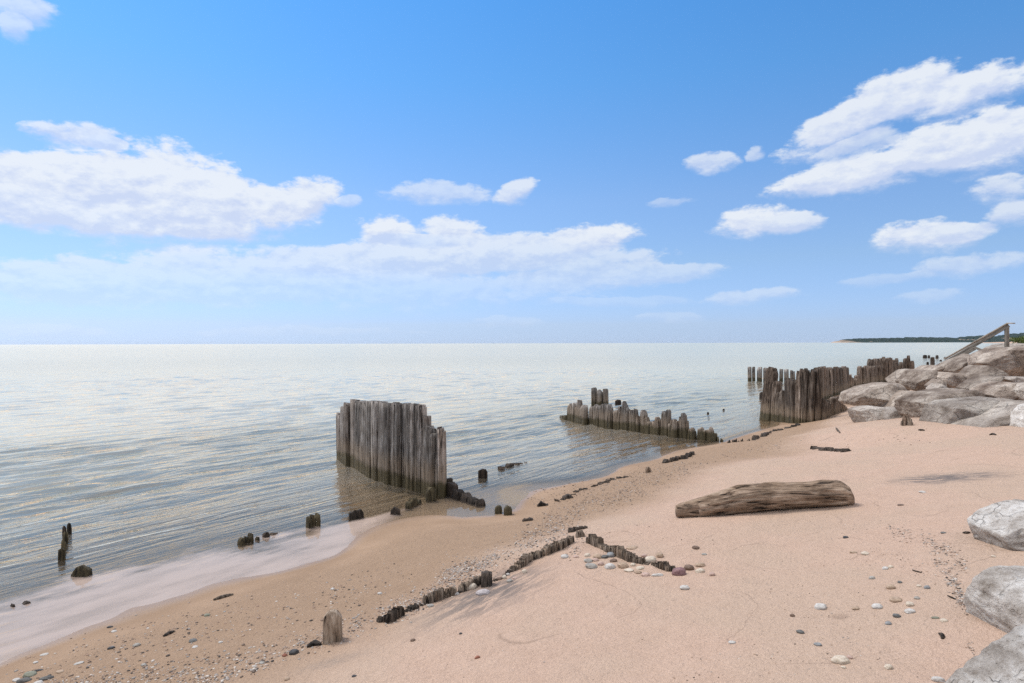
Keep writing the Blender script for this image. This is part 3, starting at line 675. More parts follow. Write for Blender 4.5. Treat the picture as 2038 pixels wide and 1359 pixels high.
pile_row('stub_row', 'dark thin line of buried wood on sand left of the boulders', bs, auto(1621,1690,6,10,bs,2,7,.05), .2, WDARK, 'pile', rough=.05)
stub('wood_scrap', 'dark wood scrap on pale sand where damp gravel ends', 1050, 1036, 22, 1030, WDARK, th=.12, rd=3, cat='wood scrap')

# far wall and the rows behind it
zr3 = lambda x, y: (1460 + x / 5.095, 680 + y / 5.095)
K = lambda l, r, y, *a: (1460 + l / 5.095, 1460 + r / 5.095, ([(u, 680 + q / 5.095) for u, q in y] if isinstance(y, list) else 680 + y / 5.095), *a)
base = [zr3(*p) for p in [(262,798),(350,803),(440,808),(540,815),(632,826),(700,820),(800,808),(900,790),(960,760),(1060,715),(1160,690)]]
pile_row('timber_wall', 'tall broken plank wall at the water edge beside the boulder heap', base, [
    K(270,372,[(0,285),(.35,262),(.7,270),(1,330)],0,13),K(376,432,[(0,440),(.5,395),(1,400)],1,3),K(432,482,[(0,530),(.5,515),(1,525)],2),K(484,544,[(0,500),(.6,490),(1,505)],2),
    K(546,628,[(0,370),(.3,360),(.6,375),(1,372)],1),K(632,696,[(0,290),(.5,272),(1,282)],1,2),K(700,756,[(0,300),(.5,282),(1,290)],1,3),K(760,816,[(0,300),(.4,280),(1,290)],1,4),K(820,880,[(0,300),(.7,262),(1,270)],1,5),
    K(884,930,[(0,560),(.5,590),(1,600)],2),K(932,962,[(0,580),(.5,575),(1,640)],2),K(964,1000,[(0,620),(.5,600),(1,640)],2),K(1002,1060,[(0,560),(.4,545),(1,600)],2),K(1062,1110,[(0,600),(.5,640),(1,620)],2),K(1112,1158,[(0,650),(1,670)],3)],
    .2, WFAR, 'plank', cat='plank wall', nu=8, nz=12, gap=.0, taper=.12, rough=.08)
base = [zr3(*p) for p in [(820,640),(900,610),(1000,570),(1150,520)]]
its = []
_x = 840
for wd, tp in zip([26,28,22,26,30,24,26,30,26,24,28,26], [258,252,250,262,256,254,266,252,256,258,250,262]):
    its.append(K(_x, _x + wd - 1, [(0, tp), (.5, tp - 5), (1, tp + 6)], 1)); _x += wd
pile_row('timber_wall', 'ragged brown plank row just behind the far wall, meeting the boulders', base, its, .22, WFAR, 'plank', True, cat='plank wall', nu=4, nz=9, gap=.02, rough=.06)
base = [zr3(*p) for p in [(1160,500),(1270,470),(1400,448),(1520,432),(1620,422)]]
its = [K(1172,1190,330,2),K(1192,1214,[(0,335),(.5,365),(1,372)],2),K(1216,1240,375,2),K(1242,1268,335,2)]
_x = 1270
for tp in [242,250,240,238,246,240,242,238,240,246]:
    its.append(K(_x, _x + 23, [(0, tp + 4), (.5, tp), (1, tp + 8)], 1)); _x += 24
its += [K(1512,1545,[(0,190),(.5,160),(1,185)],1), K(1560,1604,[(0,165),(.5,155),(1,158)],1)]
pile_row('timber_wall', 'rust-brown plank row rising behind the left boulders', base, its, .2, WFAR, 'plank', True, cat='plank wall', nu=4, nz=9, gap=.02, rough=.06)
base = [zr3(*p) for p in [(1350,418),(1450,405),(1560,395)]]
pile_row('pile_row', 'taller jagged piles showing above the rust-brown plank row', base, [K(1362,1384,[(0,205),(.5,172),(1,190)],1),K(1402,1422,180,2),K(1424,1448,168,2),K(1450,1478,166,2),K(1490,1512,160,2),K(1514,1534,152,2)], .2, WFAR, 'pile', True, gap=.02, rough=.06)
base = [zr3(*p) for p in [(1600,392),(1700,384),(1840,375)]]
pile_row('pile_row', 'six thin ragged posts at the right end behind the boulders', base, [K(1622,1642,[(0,190),(.6,172),(1,210)],1),K(1656,1674,[(0,180),(.5,165),(1,180)],1),K(1682,1696,205,1),K(1732,1754,[(0,175),(.5,166),(1,200)],1),K(1758,1774,[(0,150),(.5,138),(1,170)],1),K(1780,1822,[(0,185),(.4,166),(1,205)],2)], .22, WFAR, 'post', True, gap=.04, rough=.06)
base = [zr3(*p) for p in [(140,400),(300,402),(420,404),(640,408)]]
pile_row('pile_row', 'straight row of square posts in open water behind the far wall', base, [K(148,186,248,1),K(192,222,251,1),K(236,286,252,1),K(300,336,[(0,264),(1,260)],1),K(341,390,262,1),K(406,456,[(0,268),(1,270)],1),K(461,500,[(0,276),(1,273)],1),K(516,565,[(0,278),(1,276)],1),K(578,628,[(0,285),(1,290)],1)], .3, WPILE, 'post', True, gap=.02, taper=.05)
stub('pile_stub', 'small dark stub touching the left side of the far wall', *zr3(284,578), 8, 680+508/5.095, WDARK, water=True, rd=2)
zr9 = lambda x, y: (1820 + x / 9.35, 630 + y / 9.35)
for i, (x, y, wp, tp, lab) in enumerate([(195,768,7,712,'dark stub, leftmost of the specks in water left of the rail'),(267,765,4,716,'dark stub second from left in water left of the rail'),(420,775,5,716,'dark forked stub in water just left of the rail foot'),
        (575,780,5,748,'dark stub touching the rail edge in water'),(245,885,4,840,'dark stub low at the boulder edge left of the rail'),(335,890,7,750,'grey pointed stump at the boulder edge left of the rail'),(488,825,4,800,'small dark stub close under the rail foot')]):
    stub('pile_stub', lab, *zr9(x, y), wp, 630 + tp / 9.35, WDARK if i != 5 else WBEACH, water=True, rd=1, group='far stubs left of the rail')

# buried rows on the beach
zr6 = lambda x, y: (730 + x / 4.852, 1040 + y / 4.852)
def fib(segs, base, name, label, th=.075, mat=WBEACH, rough=.02):
    """segs: (zx0, zx1, height px at both ends, slice width px) of thin split slivers"""
    bx = [p[0] for p in base]; by = [p[1] for p in base]; its = []
    for a, b, h0, h1, sw in segs:
        x = a
        while x < b - .5:
            wd = sw * _r.uniform(.55, 1.25); f = (x - a) / (b - a); hgt = .8 * (h0 + (h1 - h0) * f) * _r.uniform(.88, 1.06)
            xe = min(x + wd, b + .5); yb = float(np.interp((x + xe) / 2, bx, by)); its.append((x, xe, yb - hgt, .4)); x = xe + .05
    return pile_row(name, label, base, its, th, mat, 'sliver', rough=rough, gap=-.12, nu=4, nz=5, cat='buried piling', taper=.25, wander=.05)
bl_ = [zr6(*p) for p in [(95,968),(230,925),(310,895),(480,818),(640,765),(840,690),(960,655),(1080,600),(1215,572),(1395,470),(1500,415),(1650,335),(1850,260),(1970,190)]]
fib([(752,1010,3.5,3.5,5),(1010,1137,6,6,5)], bl_, 'buried_pile_row', 'thin dark ridge of worn wood tying the left beach row together', th=.06, mat=WDARK, rough=.03)
b1 = [zr6(*p) for p in [(1395,470),(1500,415),(1570,365),(1650,335),(1750,298),(1850,260),(1970,190)]]
fib([(1017.5,1037,13,17,3.6),(1037,1060,22,21,4.2),(1060,1080,17,15,4),(1080,1104,20,21,4),(1104,1137,22,17,4.5)], b1, 'buried_pile_row', 'upper stretch of split grey pile heads holding back gravel on the beach')
b1 = [zr6(*p) for p in [(885,670),(960,650),(1080,585),(1110,605),(1215,570)]]
fib([(913,928,16,24,5),(928,953,24,20,8)], b1, 'buried_pile_row', 'brown curved plank edge behind the two white cobbles', mat=WBEACH)
stub('pile_stub', 'shaggy brown stump between the white cobbles in the beach row', *zr6(1158,605), 22, 1040+465/4.852, WDARK, th=.11, rd=5, rough=.06)
b1 = [zr6(*p) for p in [(540,785),(640,760),(740,725),(840,690)]]
fib([(842,872,20,24,3.6),(872,903,25,16,4)], b1, 'buried_pile_row', 'fan of thin black and pale slivers midway along the beach row', mat=WBEACH, rough=.04)
b1 = [zr6(*p) for p in [(95,970),(160,945),(230,960),(310,905),(400,850),(480,820)]]
fib([(752,776,11,18,3.6),(776,797,26,22,4)], b1, 'buried_pile_row', 'lowest clump of dark shredded slivers in the beach row', mat=WDARK, rough=.05)
fib([(812,829,10,11,4)], b1, 'buried_pile_row', 'tiny dark sliver pair just above the lowest shredded clump', mat=WDARK)
zr7 = lambda x, y: (1090 + x / 5.661, 1020 + y / 5.661)
b2 = [zr7(*p) for p in [(445,325),(585,385),(680,430),(760,460),(830,500),(930,540),(1060,570),(1200,590),(1280,620),(1400,650),(1440,655)]]
fib([(1168.5,1174,11,14,4.5),(1175,1195,24,26,4),(1195,1222,10,16,3.2),(1222,1236,17,26,3.5),(1236,1253,22,18,4),(1253,1279,20,9,3.2),(1279,1310,3,6,5),(1312,1327,14,20,4),(1327,1344,13,7,4)], b2, 'buried_pile_row', 'right-hand row of striped pile heads ending at the maroon cobble')
b3 = [zr7(*p) for p in [(265,225),(320,200),(430,175)]]
fib([(1137,1146,11,9,4),(1146,1167,8,6,4)], b3, 'buried_pile_row', 'small dark wood remnant at the top of the V of pile rows', mat=WDARK)
stub('pile_stub', 'squat grey fibrous chunk at the gap between the two pile rows', *zr7(365,268), 18, 1020+192/5.661, WBEACH, th=.10, rd=5, rough=.03)
stub('pile_stub', 'lone upright round-topped post on the gravel at lower left', 662, 1275, 36, 1215, WPALE, th=.085, rd=13, rough=.004, nu=12, nz=14, ang=.15, jit=.002)

# ------------------------------------------------------------------ rocks
_ico = {}
def ico(n):
    if n not in _ico:
        bm = bmesh.new(); bmesh.ops.create_icosphere(bm, subdivisions=n, radius=1.0)
        _ico[n] = (np.array([v.co[:] for v in bm.verts]), np.array([[v.index for v in f.verts] for f in bm.faces])); bm.free()
    return _ico[n]
def boulder(label, pts, tt, depth, mat, seed, sub=6, p=110, rough=.035, group='boulders heaped at the right'):
    """a faceted block whose face toward the beach has the given corners (photo pixels), standing tt metres out"""
    tq = tt + .24 * depth
    W3 = np.array([[ray(x, y)[0] * tq, H + ray(x, y)[1] * tq] for x, y in pts]); c = W3.mean(0); W3 = c + (W3 - c) * .955
    r = np.random.default_rng(seed); N, D = [], []
    area = 0.0
    for a, b in zip(W3, np.roll(W3, -1, 0)): area += a[0] * b[1] - b[0] * a[1]
    sg = 1 if area > 0 else -1
    for a, b in zip(W3, np.roll(W3, -1, 0)):
        e = b - a; L = np.hypot(*e)
        if L < 1e-4: continue
        n2 = np.array([e[1], -e[0]]) / L * sg; d = max(float(n2 @ (a - c)), .04)
        N.append((n2[0], 0, n2[1])); D.append(d)
        for s in (-1, 1):
            an = math.radians(r.uniform(24, 52)) * s; k = r.uniform(.55, .85)
            N.append((n2[0] * math.cos(an), math.sin(an), n2[1] * math.cos(an))); D.append(d * math.cos(an) + depth / 2 * abs(math.sin(an)) * k)
    hw, hh = np.ptp(W3[:, 0]) / 2, np.ptp(W3[:, 1]) / 2
    def face(n, k):
        n = np.array(n, float); n /= np.linalg.norm(n); N.append(tuple(n)); D.append(k * (abs(n[0]) * hw + abs(n[1]) * depth / 2 + abs(n[2]) * hh))
    face((r.normal() * .2, 1, r.normal() * .2), .85)
    face((r.normal() * .25, -1, -r.uniform(.5, 1.1)), r.uniform(.54, .66))          # undercut lower front
    face((r.normal() * .35, -1, r.uniform(.5, 1.3)), r.uniform(.58, .70))           # lit upper front
    face((r.choice([-1, 1]) * r.uniform(.5, 1.0), -1, r.uniform(-.3, .6)), r.uniform(.60, .74))
    for _ in range(3): face(r.normal(size=3) * (1, .9, 1) + (0, -.6, .2), r.uniform(.64, .74))
    for _ in range(5):
        n = r.normal(size=3) + (0, -.35, .1); n /= np.linalg.norm(n); N.append(tuple(n)); D.append(r.uniform(.96, 1.12) * float(np.sqrt((n[0] * hw) ** 2 + (n[1] * depth / 2) ** 2 + (n[2] * hh) ** 2)))
    N = np.array(N); D = np.array(D); V, Fc = ico(sub)
    ext = np.array([np.ptp(W3[:, 0]) / 2, depth / 2, np.ptp(W3[:, 1]) / 2]); u = V * ext; u /= np.linalg.norm(u, axis=1)[:, None]
    q = np.clip(u @ N.T, 0, None) / D; rad = (q ** p).sum(1) ** (-1 / p)
    P = u * rad[:, None]; m = float(ext.mean()); S = np.array([seed * 1.7, seed * .9, seed * 2.3])
    P = P * (1 + rough * .8 * fbm(P / m * 1.6 + S, 3))[:, None]
    lay = np.stack([P[:, 0] * .8 / m, P[:, 1] * .8 / m, P[:, 2] * 3.2 / m], 1)
    P = P * (1 + rough * .55 * (np.abs(fbm(lay * 1.3 + S, 4)) * 2 - .6) + rough * .45 * fbm(P / m * 5 + S, 4) - rough * .9 * np.clip(.10 - np.abs(pn(P / m * 1.9 + S + 7)), 0, 1) / .10 * (pn(P / m * 1.2 + S) > 0))[:, None]
    me = mesh('boulder', P, Fc, True, mat)
    return obj('boulder', me, None, (c[0], tt, c[1]), label, 'boulder', group)
zr4 = lambda L: [(1640 + x / 5.12, 620 + y / 5.12) for x, y in L]
for i, (lab, L, tt, dp, m_) in enumerate([
 ('pale flat boulder at the left foot of the heap', [(245,985),(330,958),(530,950),(540,1095),(460,1160),(300,1130)], 14.2, 1.1, RPALE),
 ('low grey boulder right of the pale flat one', [(480,1060),(560,980),(740,965),(800,1090),(760,1150),(490,1150)], 13.8, 1.0, RPALE),
 ('long leaning boulder with dark underside beside the far wall', [(158,905),(180,830),(350,755),(500,712),(640,712),(745,790),(620,875),(560,945),(420,975),(220,985)], 15.6, 1.5, RFAR),
 ('grey boulder wedged behind the low grey one', [(520,1000),(620,855),(740,795),(890,800),(900,900),(760,1000)], 14.9, 1.1, RFAR),
 ('broad brown central boulder with flat slanting top', [(735,895),(870,820),(1060,788),(1250,762),(1340,790),(1440,862),(1300,1000),(1100,1130),(840,1130),(765,1040)], 12.8, 1.5, RFAR),
 ('upright grey slab at the upper left of the heap', [(615,715),(755,590),(800,572),(845,590),(800,700),(760,800),(680,790)], 17.0, 1.0, RFAR),
 ('round grey boulder right of the upright slab', [(740,700),(850,592),(960,585),(1065,622),(1085,705),(1040,800),(760,800)], 16.2, 1.3, RFAR),
 ('flat boulder on the skyline at the left end of the heap', [(920,590),(1010,545),(1130,542),(1160,600),(1060,640),(950,640)], 19.0, 1.4, RFAR),
 ('grey boulder in the centre behind the two small wedges', [(1070,660),(1130,605),(1260,620),(1310,690),(1370,780),(1180,800),(1070,720)], 15.6, 1.2, RFAR),
 ('small dark pyramid stone sitting in the middle of the heap', [(1030,752),(1120,680),(1180,735),(1175,780),(1060,790)], 14.4, .5, RFAR),
 ('small grey wedge stone below the dark pyramid', [(1040,788),(1110,724),(1192,768),(1180,800),(1060,805)], 13.9, .5, RPALE),
 ('boulder with a pale pointed top and dark hollow', [(1285,692),(1420,600),(1490,533),(1560,548),(1695,638),(1570,690),(1430,715),(1330,725)], 15.2, 1.2, RFAR),
 ('long dark slab leaning up to the right in the heap', [(1345,775),(1420,715),(1600,648),(1700,642),(1730,685),(1570,780),(1500,870),(1440,875)], 13.9, 1.0, RFAR),
 ('largest lumpy boulder on top of the heap below the rail post', [(1400,520),(1560,420),(1680,365),(1780,352),(1850,378),(1925,490),(1970,660),(1780,680),(1560,620)], 17.0, 1.8, RFAR),
 ('jagged boulder under the lower end of the rail', [(1150,600),(1210,520),(1300,478),(1450,420),(1545,408),(1480,520),(1380,580),(1270,640),(1180,640)], 18.4, 1.4, RFAR),
 ('rough grey boulder right of centre under the ledge', [(1490,830),(1570,748),(1720,700),(1850,715),(1945,810),(1995,930),(1700,930),(1550,900)], 12.6, 1.1, RFAR),
 ('thin ledge boulder running to the right edge', [(1690,668),(1780,652),(1960,658),(2060,660),(2080,740),(1975,810),(1880,770),(1770,720)], 13.9, 1.0, RPALE),
 ('tall boulder at the right edge on top of the heap', [(1840,390),(1930,350),(2040,342),(2160,380),(2180,660),(1975,680),(1920,540)], 16.2, 1.6, RFAR),
 ('brown speckled boulder in the front row right of centre', [(985,1120),(1040,935),(1130,897),(1400,868),(1640,857),(1680,890),(1560,1100),(1320,1190),(1050,1170)], 11.5, 1.3, RPALE),
 ('big sloping pale boulder in the front row on sand', [(1140,1160),(1300,1092),(1450,980),(1700,882),(1780,872),(1935,888),(2000,950),(1900,1110),(1850,1230),(1500,1250),(1180,1225)], 10.9, 1.3, RPALE),
 ('white boulder at the right edge of the front row', [(1840,1210),(1900,1080),(2000,955),(2080,930),(2200,980),(2240,1200),(2060,1270),(1880,1260)], 10.1, 1.1, RNEAR),
 ('round boulder at the right edge above the white one', [(1970,800),(2030,725),(2120,715),(2180,800),(2160,930),(2040,960),(1990,895)], 11.8, 1.0, RPALE)]):
    boulder(lab, zr4(L), tt, dp, m_, 11 + i * 3)
zr5 = lambda L: [(1300 + x / 2.7615, 900 + y / 2.7615) for x, y in L]
NG = 'loose white boulders along the right edge'
boulder('white boulder at the right edge, upper one of three beside the sand', zr5([(1732,392),(1790,348),(1900,288),(2000,256),(2120,262),(2260,330),(2270,520),(2060,600),(1860,570),(1780,500)]), 4.45, .6, RNEAR, 201, 6, group=NG)
boulder('white boulder at the right edge, middle one with shaded lower face', zr5([(1738,840),(1765,720),(1830,658),(1900,632),(2038,626),(2250,640),(2340,800),(2280,1040),(2038,1090),(1850,1090),(1800,1010),(1768,910)]), 3.25, .55, RNEAR, 207, 6, rough=.045, group=NG)
boulder('white boulder in the bottom right corner, cut by the frame', zr5([(1600,1330),(1660,1240),(1735,1180),(1830,1088),(1900,1036),(2038,985),(2250,980),(2420,1150),(2400,1430),(2000,1500),(1640,1480)]), 2.42, .6, RNEAR, 213, 6, rough=.05, group=NG)
boulder('small pale rock at the right edge on the far sand', [(2022,902),(2030,894),(2050,892),(2060,905),(2050,914),(2028,914)], 8.4, .22, RPALE, 219, 4, group=NG)
boulder('flat grey rock beyond the rail at the right edge', [(1958,692),(1975,685),(2030,682.5),(2080,683),(2100,700),(1960,702)], 27.0, 2.0, RPALE, 223, 4)

# ------------------------------------------------------------------ driftwood log
def build_log():
    zx = [140, 175, 230, 300, 400, 480, 560, 640, 760, 860, 960, 1050, 1100, 1118, 1127]
    topy = [306, 292, 276, 256, 222, 194, 184, 180, 178, 174, 164, 166, 200, 232, 262]; boty = [352, 358, 360, 358, 352, 345, 330, 316, 308, 302, 298, 294, 291, 289, 286]
    a = hit(1300 + 300 / 2.7615, 900 + 356 / 2.7615); b = hit(1300 + 1128 / 2.7615, 900 + 292 / 2.7615)
    nr, nc = 150, 56; s = np.linspace(0, 1, nr); zxs = 140 + (1127 - 140) * s
    ty = np.interp(zxs, zx, topy); by = np.interp(zxs, zx, boty); V = []; ends = []
    for i in range(nr):
        px = 1300 + zxs[i] / 2.7615
        yy = a[1] + (b[1] - a[1]) * (zxs[i] - 300) / (1128 - 300)
        zt = H + ray(px, 900 + ty[i] / 2.7615)[1] * yy; zb = H + ray(px, 900 + by[i] / 2.7615)[1] * yy
        zb -= .03; r_ = max((zt - zb) / 2, .012); cz = (zt + zb) / 2; X = ray(px, 1000)[0] * yy
        ang = np.linspace(0, 2 * np.pi, nc, endpoint=False); ca, sa = np.cos(ang), np.sin(ang)
        wy = r_ * (.95 if s[i] > .12 else .75)
        P = np.stack([np.full(nc, X), yy + .10 + ca * wy, cz + sa * r_], 1)
        q = np.stack([np.full(nc, X * 1.4), ca * 2.6, sa * 2.6], 1); q2 = np.stack([np.full(nc, X * 3.0), ca * 7, sa * 7], 1)
        k = 1 + .12 * fbm(q + 3.3, 3) + .085 * fbm(q2 + 9.1, 4) - .15 * np.clip(.12 - np.abs(pn(q * (1, 1.6, 1.6) + 5.5)), 0, 1) / .12 * (s[i] > .05)
        # long split along the upper back
        k -= .20 * np.exp(-((ang - 1.95 - .12 * math.sin(X * 5)) / .13) ** 2) * math.exp(-((s[i] - .42) / .26) ** 2)
        cen = np.array([X, yy + .10, cz]); V.append(cen + (P - cen) * k[:, None])
    c = V[nr // 2].mean(0)
    V = np.concatenate(V) - c; i = np.arange(nr * nc).reshape(nr, nc); j = np.roll(i, -1, 1)
    Fq = [tuple(q) for q in np.stack([i[:-1], j[:-1], j[1:], i[1:]], -1).reshape(-1, 4)]
    Fq.append(tuple(i[0][::-1])); Fq.append(tuple(i[-1]))
    me = mesh('log', V, Fq, True, WLOG)
    obj('driftwood_log', me, None, tuple(c), 'thick weathered driftwood log lying on the dry sand', 'log')
build_log()

# ------------------------------------------------------------------ stair rail
def beam(name, p, q, wd, ht, parent, mat, bev=.006):
    p, q = Vector(p), Vector(q); d = q - p; L = d.length; bm = bmesh.new(); bmesh.ops.create_cube(bm, size=1.0)
    for v in bm.verts: v.co = Vector((v.co.x * L, v.co.y * wd, v.co.z * ht))
    bmesh.ops.bevel(bm, geom=list(bm.edges), offset=bev, segments=1, affect='EDGES')
    me = bpy.data.meshes.new(name); bm.to_mesh(me); bm.free(); me.materials.append(mat)
    o = obj(name, me, parent); mx = Matrix.Translation((p + q) / 2 - parent.location) @ d.to_track_quat('X', 'Z').to_matrix().to_4x4(); o.matrix_local = mx; return o
def build_rail():
    at = lambda x, y, tt: (ray(*zr9(x, y))[0] * tt, tt, H + ray(*zr9(x, y))[1] * tt)
    root = bpy.data.objects.new('stair_rail', None); COL.objects.link(root); root.location = at(1720, 590, 19.6)
    root['label'] = 'grey wooden stair handrail with one post above the boulder heap'; root['category'] = 'handrail'
    beam('post', at(1718, 205, 19.5), at(1722, 760, 19.5), .09, .10, root, WRAIL)
    beam('side_board', at(1760, 165, 19.42), at(330, 985, 21.2), .04, .10, root, WRAIL)
    beam('cap_board', at(1745, 120, 19.45), at(560, 788, 20.95), .14, .035, root, WRAIL)
    beam('cap_end', at(1735, 122, 19.45), at(1848, 124, 19.2), .10, .035, root, WRAIL)
    beam('lower_board', at(1130, 590, 19.9), at(300, 1060, 21.0), .04, .09, root, WRAIL)
    beam('brace', at(1080, 555, 19.9), at(1260, 630, 19.7), .04, .07, root, WRAIL)
build_rail()

# ------------------------------------------------------------------ small driftwood, scraps, shrub
def twig(name, label, pts, r0, mat, cat, lift=.5, group=None, flat=1.0):
    P = [hit(x, y) for x, y in pts]; c = P[len(P) // 2]; V = []; nc = 8
    tt = np.linspace(0, 1, 14); Q_ = np.array([[np.interp(k, np.linspace(0, 1, len(P)), [p[a] for p in P]) for a in range(3)] for k in tt])
    for k, q in zip(tt, Q_):
        r_ = r0 * (.35 + .65 * math.sin(math.pi * min(max(k, .06), .94)) ** .6)
        d = Q_[-1] - Q_[0]; d /= np.linalg.norm(d); sd_ = np.cross(d, (0, 0, 1)); sd_ /= np.linalg.norm(sd_)
        for a in range(nc):
            an = a / nc * 6.283; rr = r_ * (1 + .35 * float(pn(np.array([[k * 7, a * .9, r0 * 100]]))[0]))
            V.append(q + sd_ * math.cos(an) * rr + np.array([0, 0, 1]) * (math.sin(an) * rr * flat + r_ * lift) - c)
    n = len(tt); Fq = [(i * nc + a, i * nc + (a + 1) % nc, (i + 1) * nc + (a + 1) % nc, (i + 1) * nc + a) for i in range(n - 1) for a in range(nc)]
    Fq += [tuple(range(nc))[::-1], tuple(range((n - 1) * nc, n * nc))]
    return obj(name, mesh(name, V, Fq, True, mat), None, tuple(c), label, cat, group)
twig('driftwood_stick', 'short brown driftwood stick on damp sand below the swash', [(425,1195),(442,1190),(464,1184)], .018, WBEACH, 'stick')
twig('driftwood_stick', 'dark little stick lying by the upper right white boulder', [(1916,1061),(1924,1062),(1931,1061)], .012, WDARK, 'stick')
twig('driftwood_stick', 'thin brown twig on sand, upper of two near the right gravel', [(1816,1135),(1824,1138),(1834,1140)], .006, WDARK, 'stick')
twig('driftwood_stick', 'thin brown twig on sand, lower of two near the right gravel', [(1886,1186),(1894,1190),(1902,1193)], .006, WDARK, 'stick')
twig('bark_scrap', 'dark brown bark scrap on gravel beside the lone upright post', [(611,1288),(625,1283),(640,1283)], .028, WDARK, 'bark', flat=.5)
twig('bark_scrap', 'brown bark piece on damp sand at far lower left', [(326,1267),(336,1262),(346,1257)], .018, WDARK, 'bark', flat=.6)
twig('seaweed_scrap', 'forked black scrap on sand left of the bottom right boulders', [(1870,1262),(1876,1266),(1876,1272)], .011, WDARK, 'scrap')
twig('bark_scrap', 'tiny reddish bark chip on the bare foreground sand', [(945,1311),(950,1309),(955,1308)], .009, STN['red'], 'bark')
twig('driftwood_stick', 'thin dark stick on the far sand before the front boulders', [(1828,856),(1834,857),(1840,857)], .02, WDARK, 'stick')
twig('driftwood_stick', 'dark stick on the far sand before the sloping pale boulder', [(1970,866),(1976,865),(1982,866)], .02, WDARK, 'stick')
twig('driftwood_stick', 'curved brown weed stalk on sand left of the pale flat boulder', [(1664,852),(1667,857),(1672,862)], .02, WBEACH, 'weed')
pile_row('driftwood_stump', 'grey splintered root stump in front of the central boulder', [(1794,845),(1803,847),(1814,845)], [(1795,1799,[(0,838),(1,832)],2),(1799,1804,[(0,832),(.6,824),(1,828)],1),(1804,1808,[(0,830),(1,834)],1),(1808,1814,[(0,838),(1,842)],2)], .14, WBEACH, 'splinter', rough=.05, cat='stump')

def build_shrub():
    tt = 60.0; c = np.array([ray(2035, 678)[0] * tt, tt, 0.0]); z0 = H + ray(2035, 686)[1] * tt; root = bpy.data.objects.new('shrub', None); COL.objects.link(root)
    root.location = (c[0], c[1], z0); root['label'] = 'green shrub on the far bank at the right edge'; root['category'] = 'shrub'
    r = np.random.default_rng(77); V, Fq = [], []
    for k in range(1400):
        d = r.normal(size=3); d /= np.linalg.norm(d); rad = r.random() ** .4
        p = np.array([d[0] * 1.15 * rad, d[1] * .9 * rad, .42 + d[2] * .36 * rad + .12 * math.sin(d[0] * 5)]); s = .07
        a = r.normal(size=3); a /= np.linalg.norm(a); b = np.cross(a, r.normal(size=3)); b /= np.linalg.norm(b); i = len(V)
        V += [p - a * s, p + b * s * .5, p + a * s, p - b * s * .5]; Fq.append((i, i + 1, i + 2, i + 3))
    obj('crown', mesh('crown', V, Fq, False, LEAF), root)
    for k in range(4):
        x = -.45 + .3 * k; bm = bmesh.new(); bmesh.ops.create_cone(bm, cap_ends=True, segments=7, radius1=.035, radius2=.015, depth=1.2)
        me = bpy.data.meshes.new('stem'); bm.to_mesh(me); bm.free(); me.materials.append(WDARK); o = obj('stem', me, root, (x, 0, -.15)); o.rotation_euler = (0, .12 * (k - 1.5), 0)
build_shrub()

# ------------------------------------------------------------------ cobbles one can pick out
def stone_mesh(k):
    V, Fc = ico(4); r = np.random.default_rng(300 + k)
    P = V * (1 + .27 * fbm(V * 1.1 + k * 3.1, 2) + .03 * fbm(V * 4 + k, 2))[:, None]
    P = np.sign(P) * np.abs(P) ** r.uniform(.88, 1.0)
    return P / np.abs(P).max(0), Fc
_sm = {}
def stone(px, py, wpx, key, label, hk=.62, dk=.85, rot=0.0, bury=.36, group='loose cobbles on the beach'):
    c = hit(px, py + wpx * .18); wd = .92 * wpx * c[1] / F; k = (int(px) * 7 + int(py)) % 9
    if (k, key) not in _sm:
        P, Fc = stone_mesh(k); _sm[(k, key)] = mesh('cobble', P, Fc, True, STN[key])
    o = obj('cobble', _sm[(k, key)], None, (c[0], c[1], c[2] + wd / 2 * hk * (1 - 2 * bury)), label, 'stone', group)
    o.scale = (wd / 2, wd / 2 * dk, wd / 2 * hk); o.rotation_euler = (random.uniform(-.12, .12), random.uniform(-.12, .12), rot)
    return o
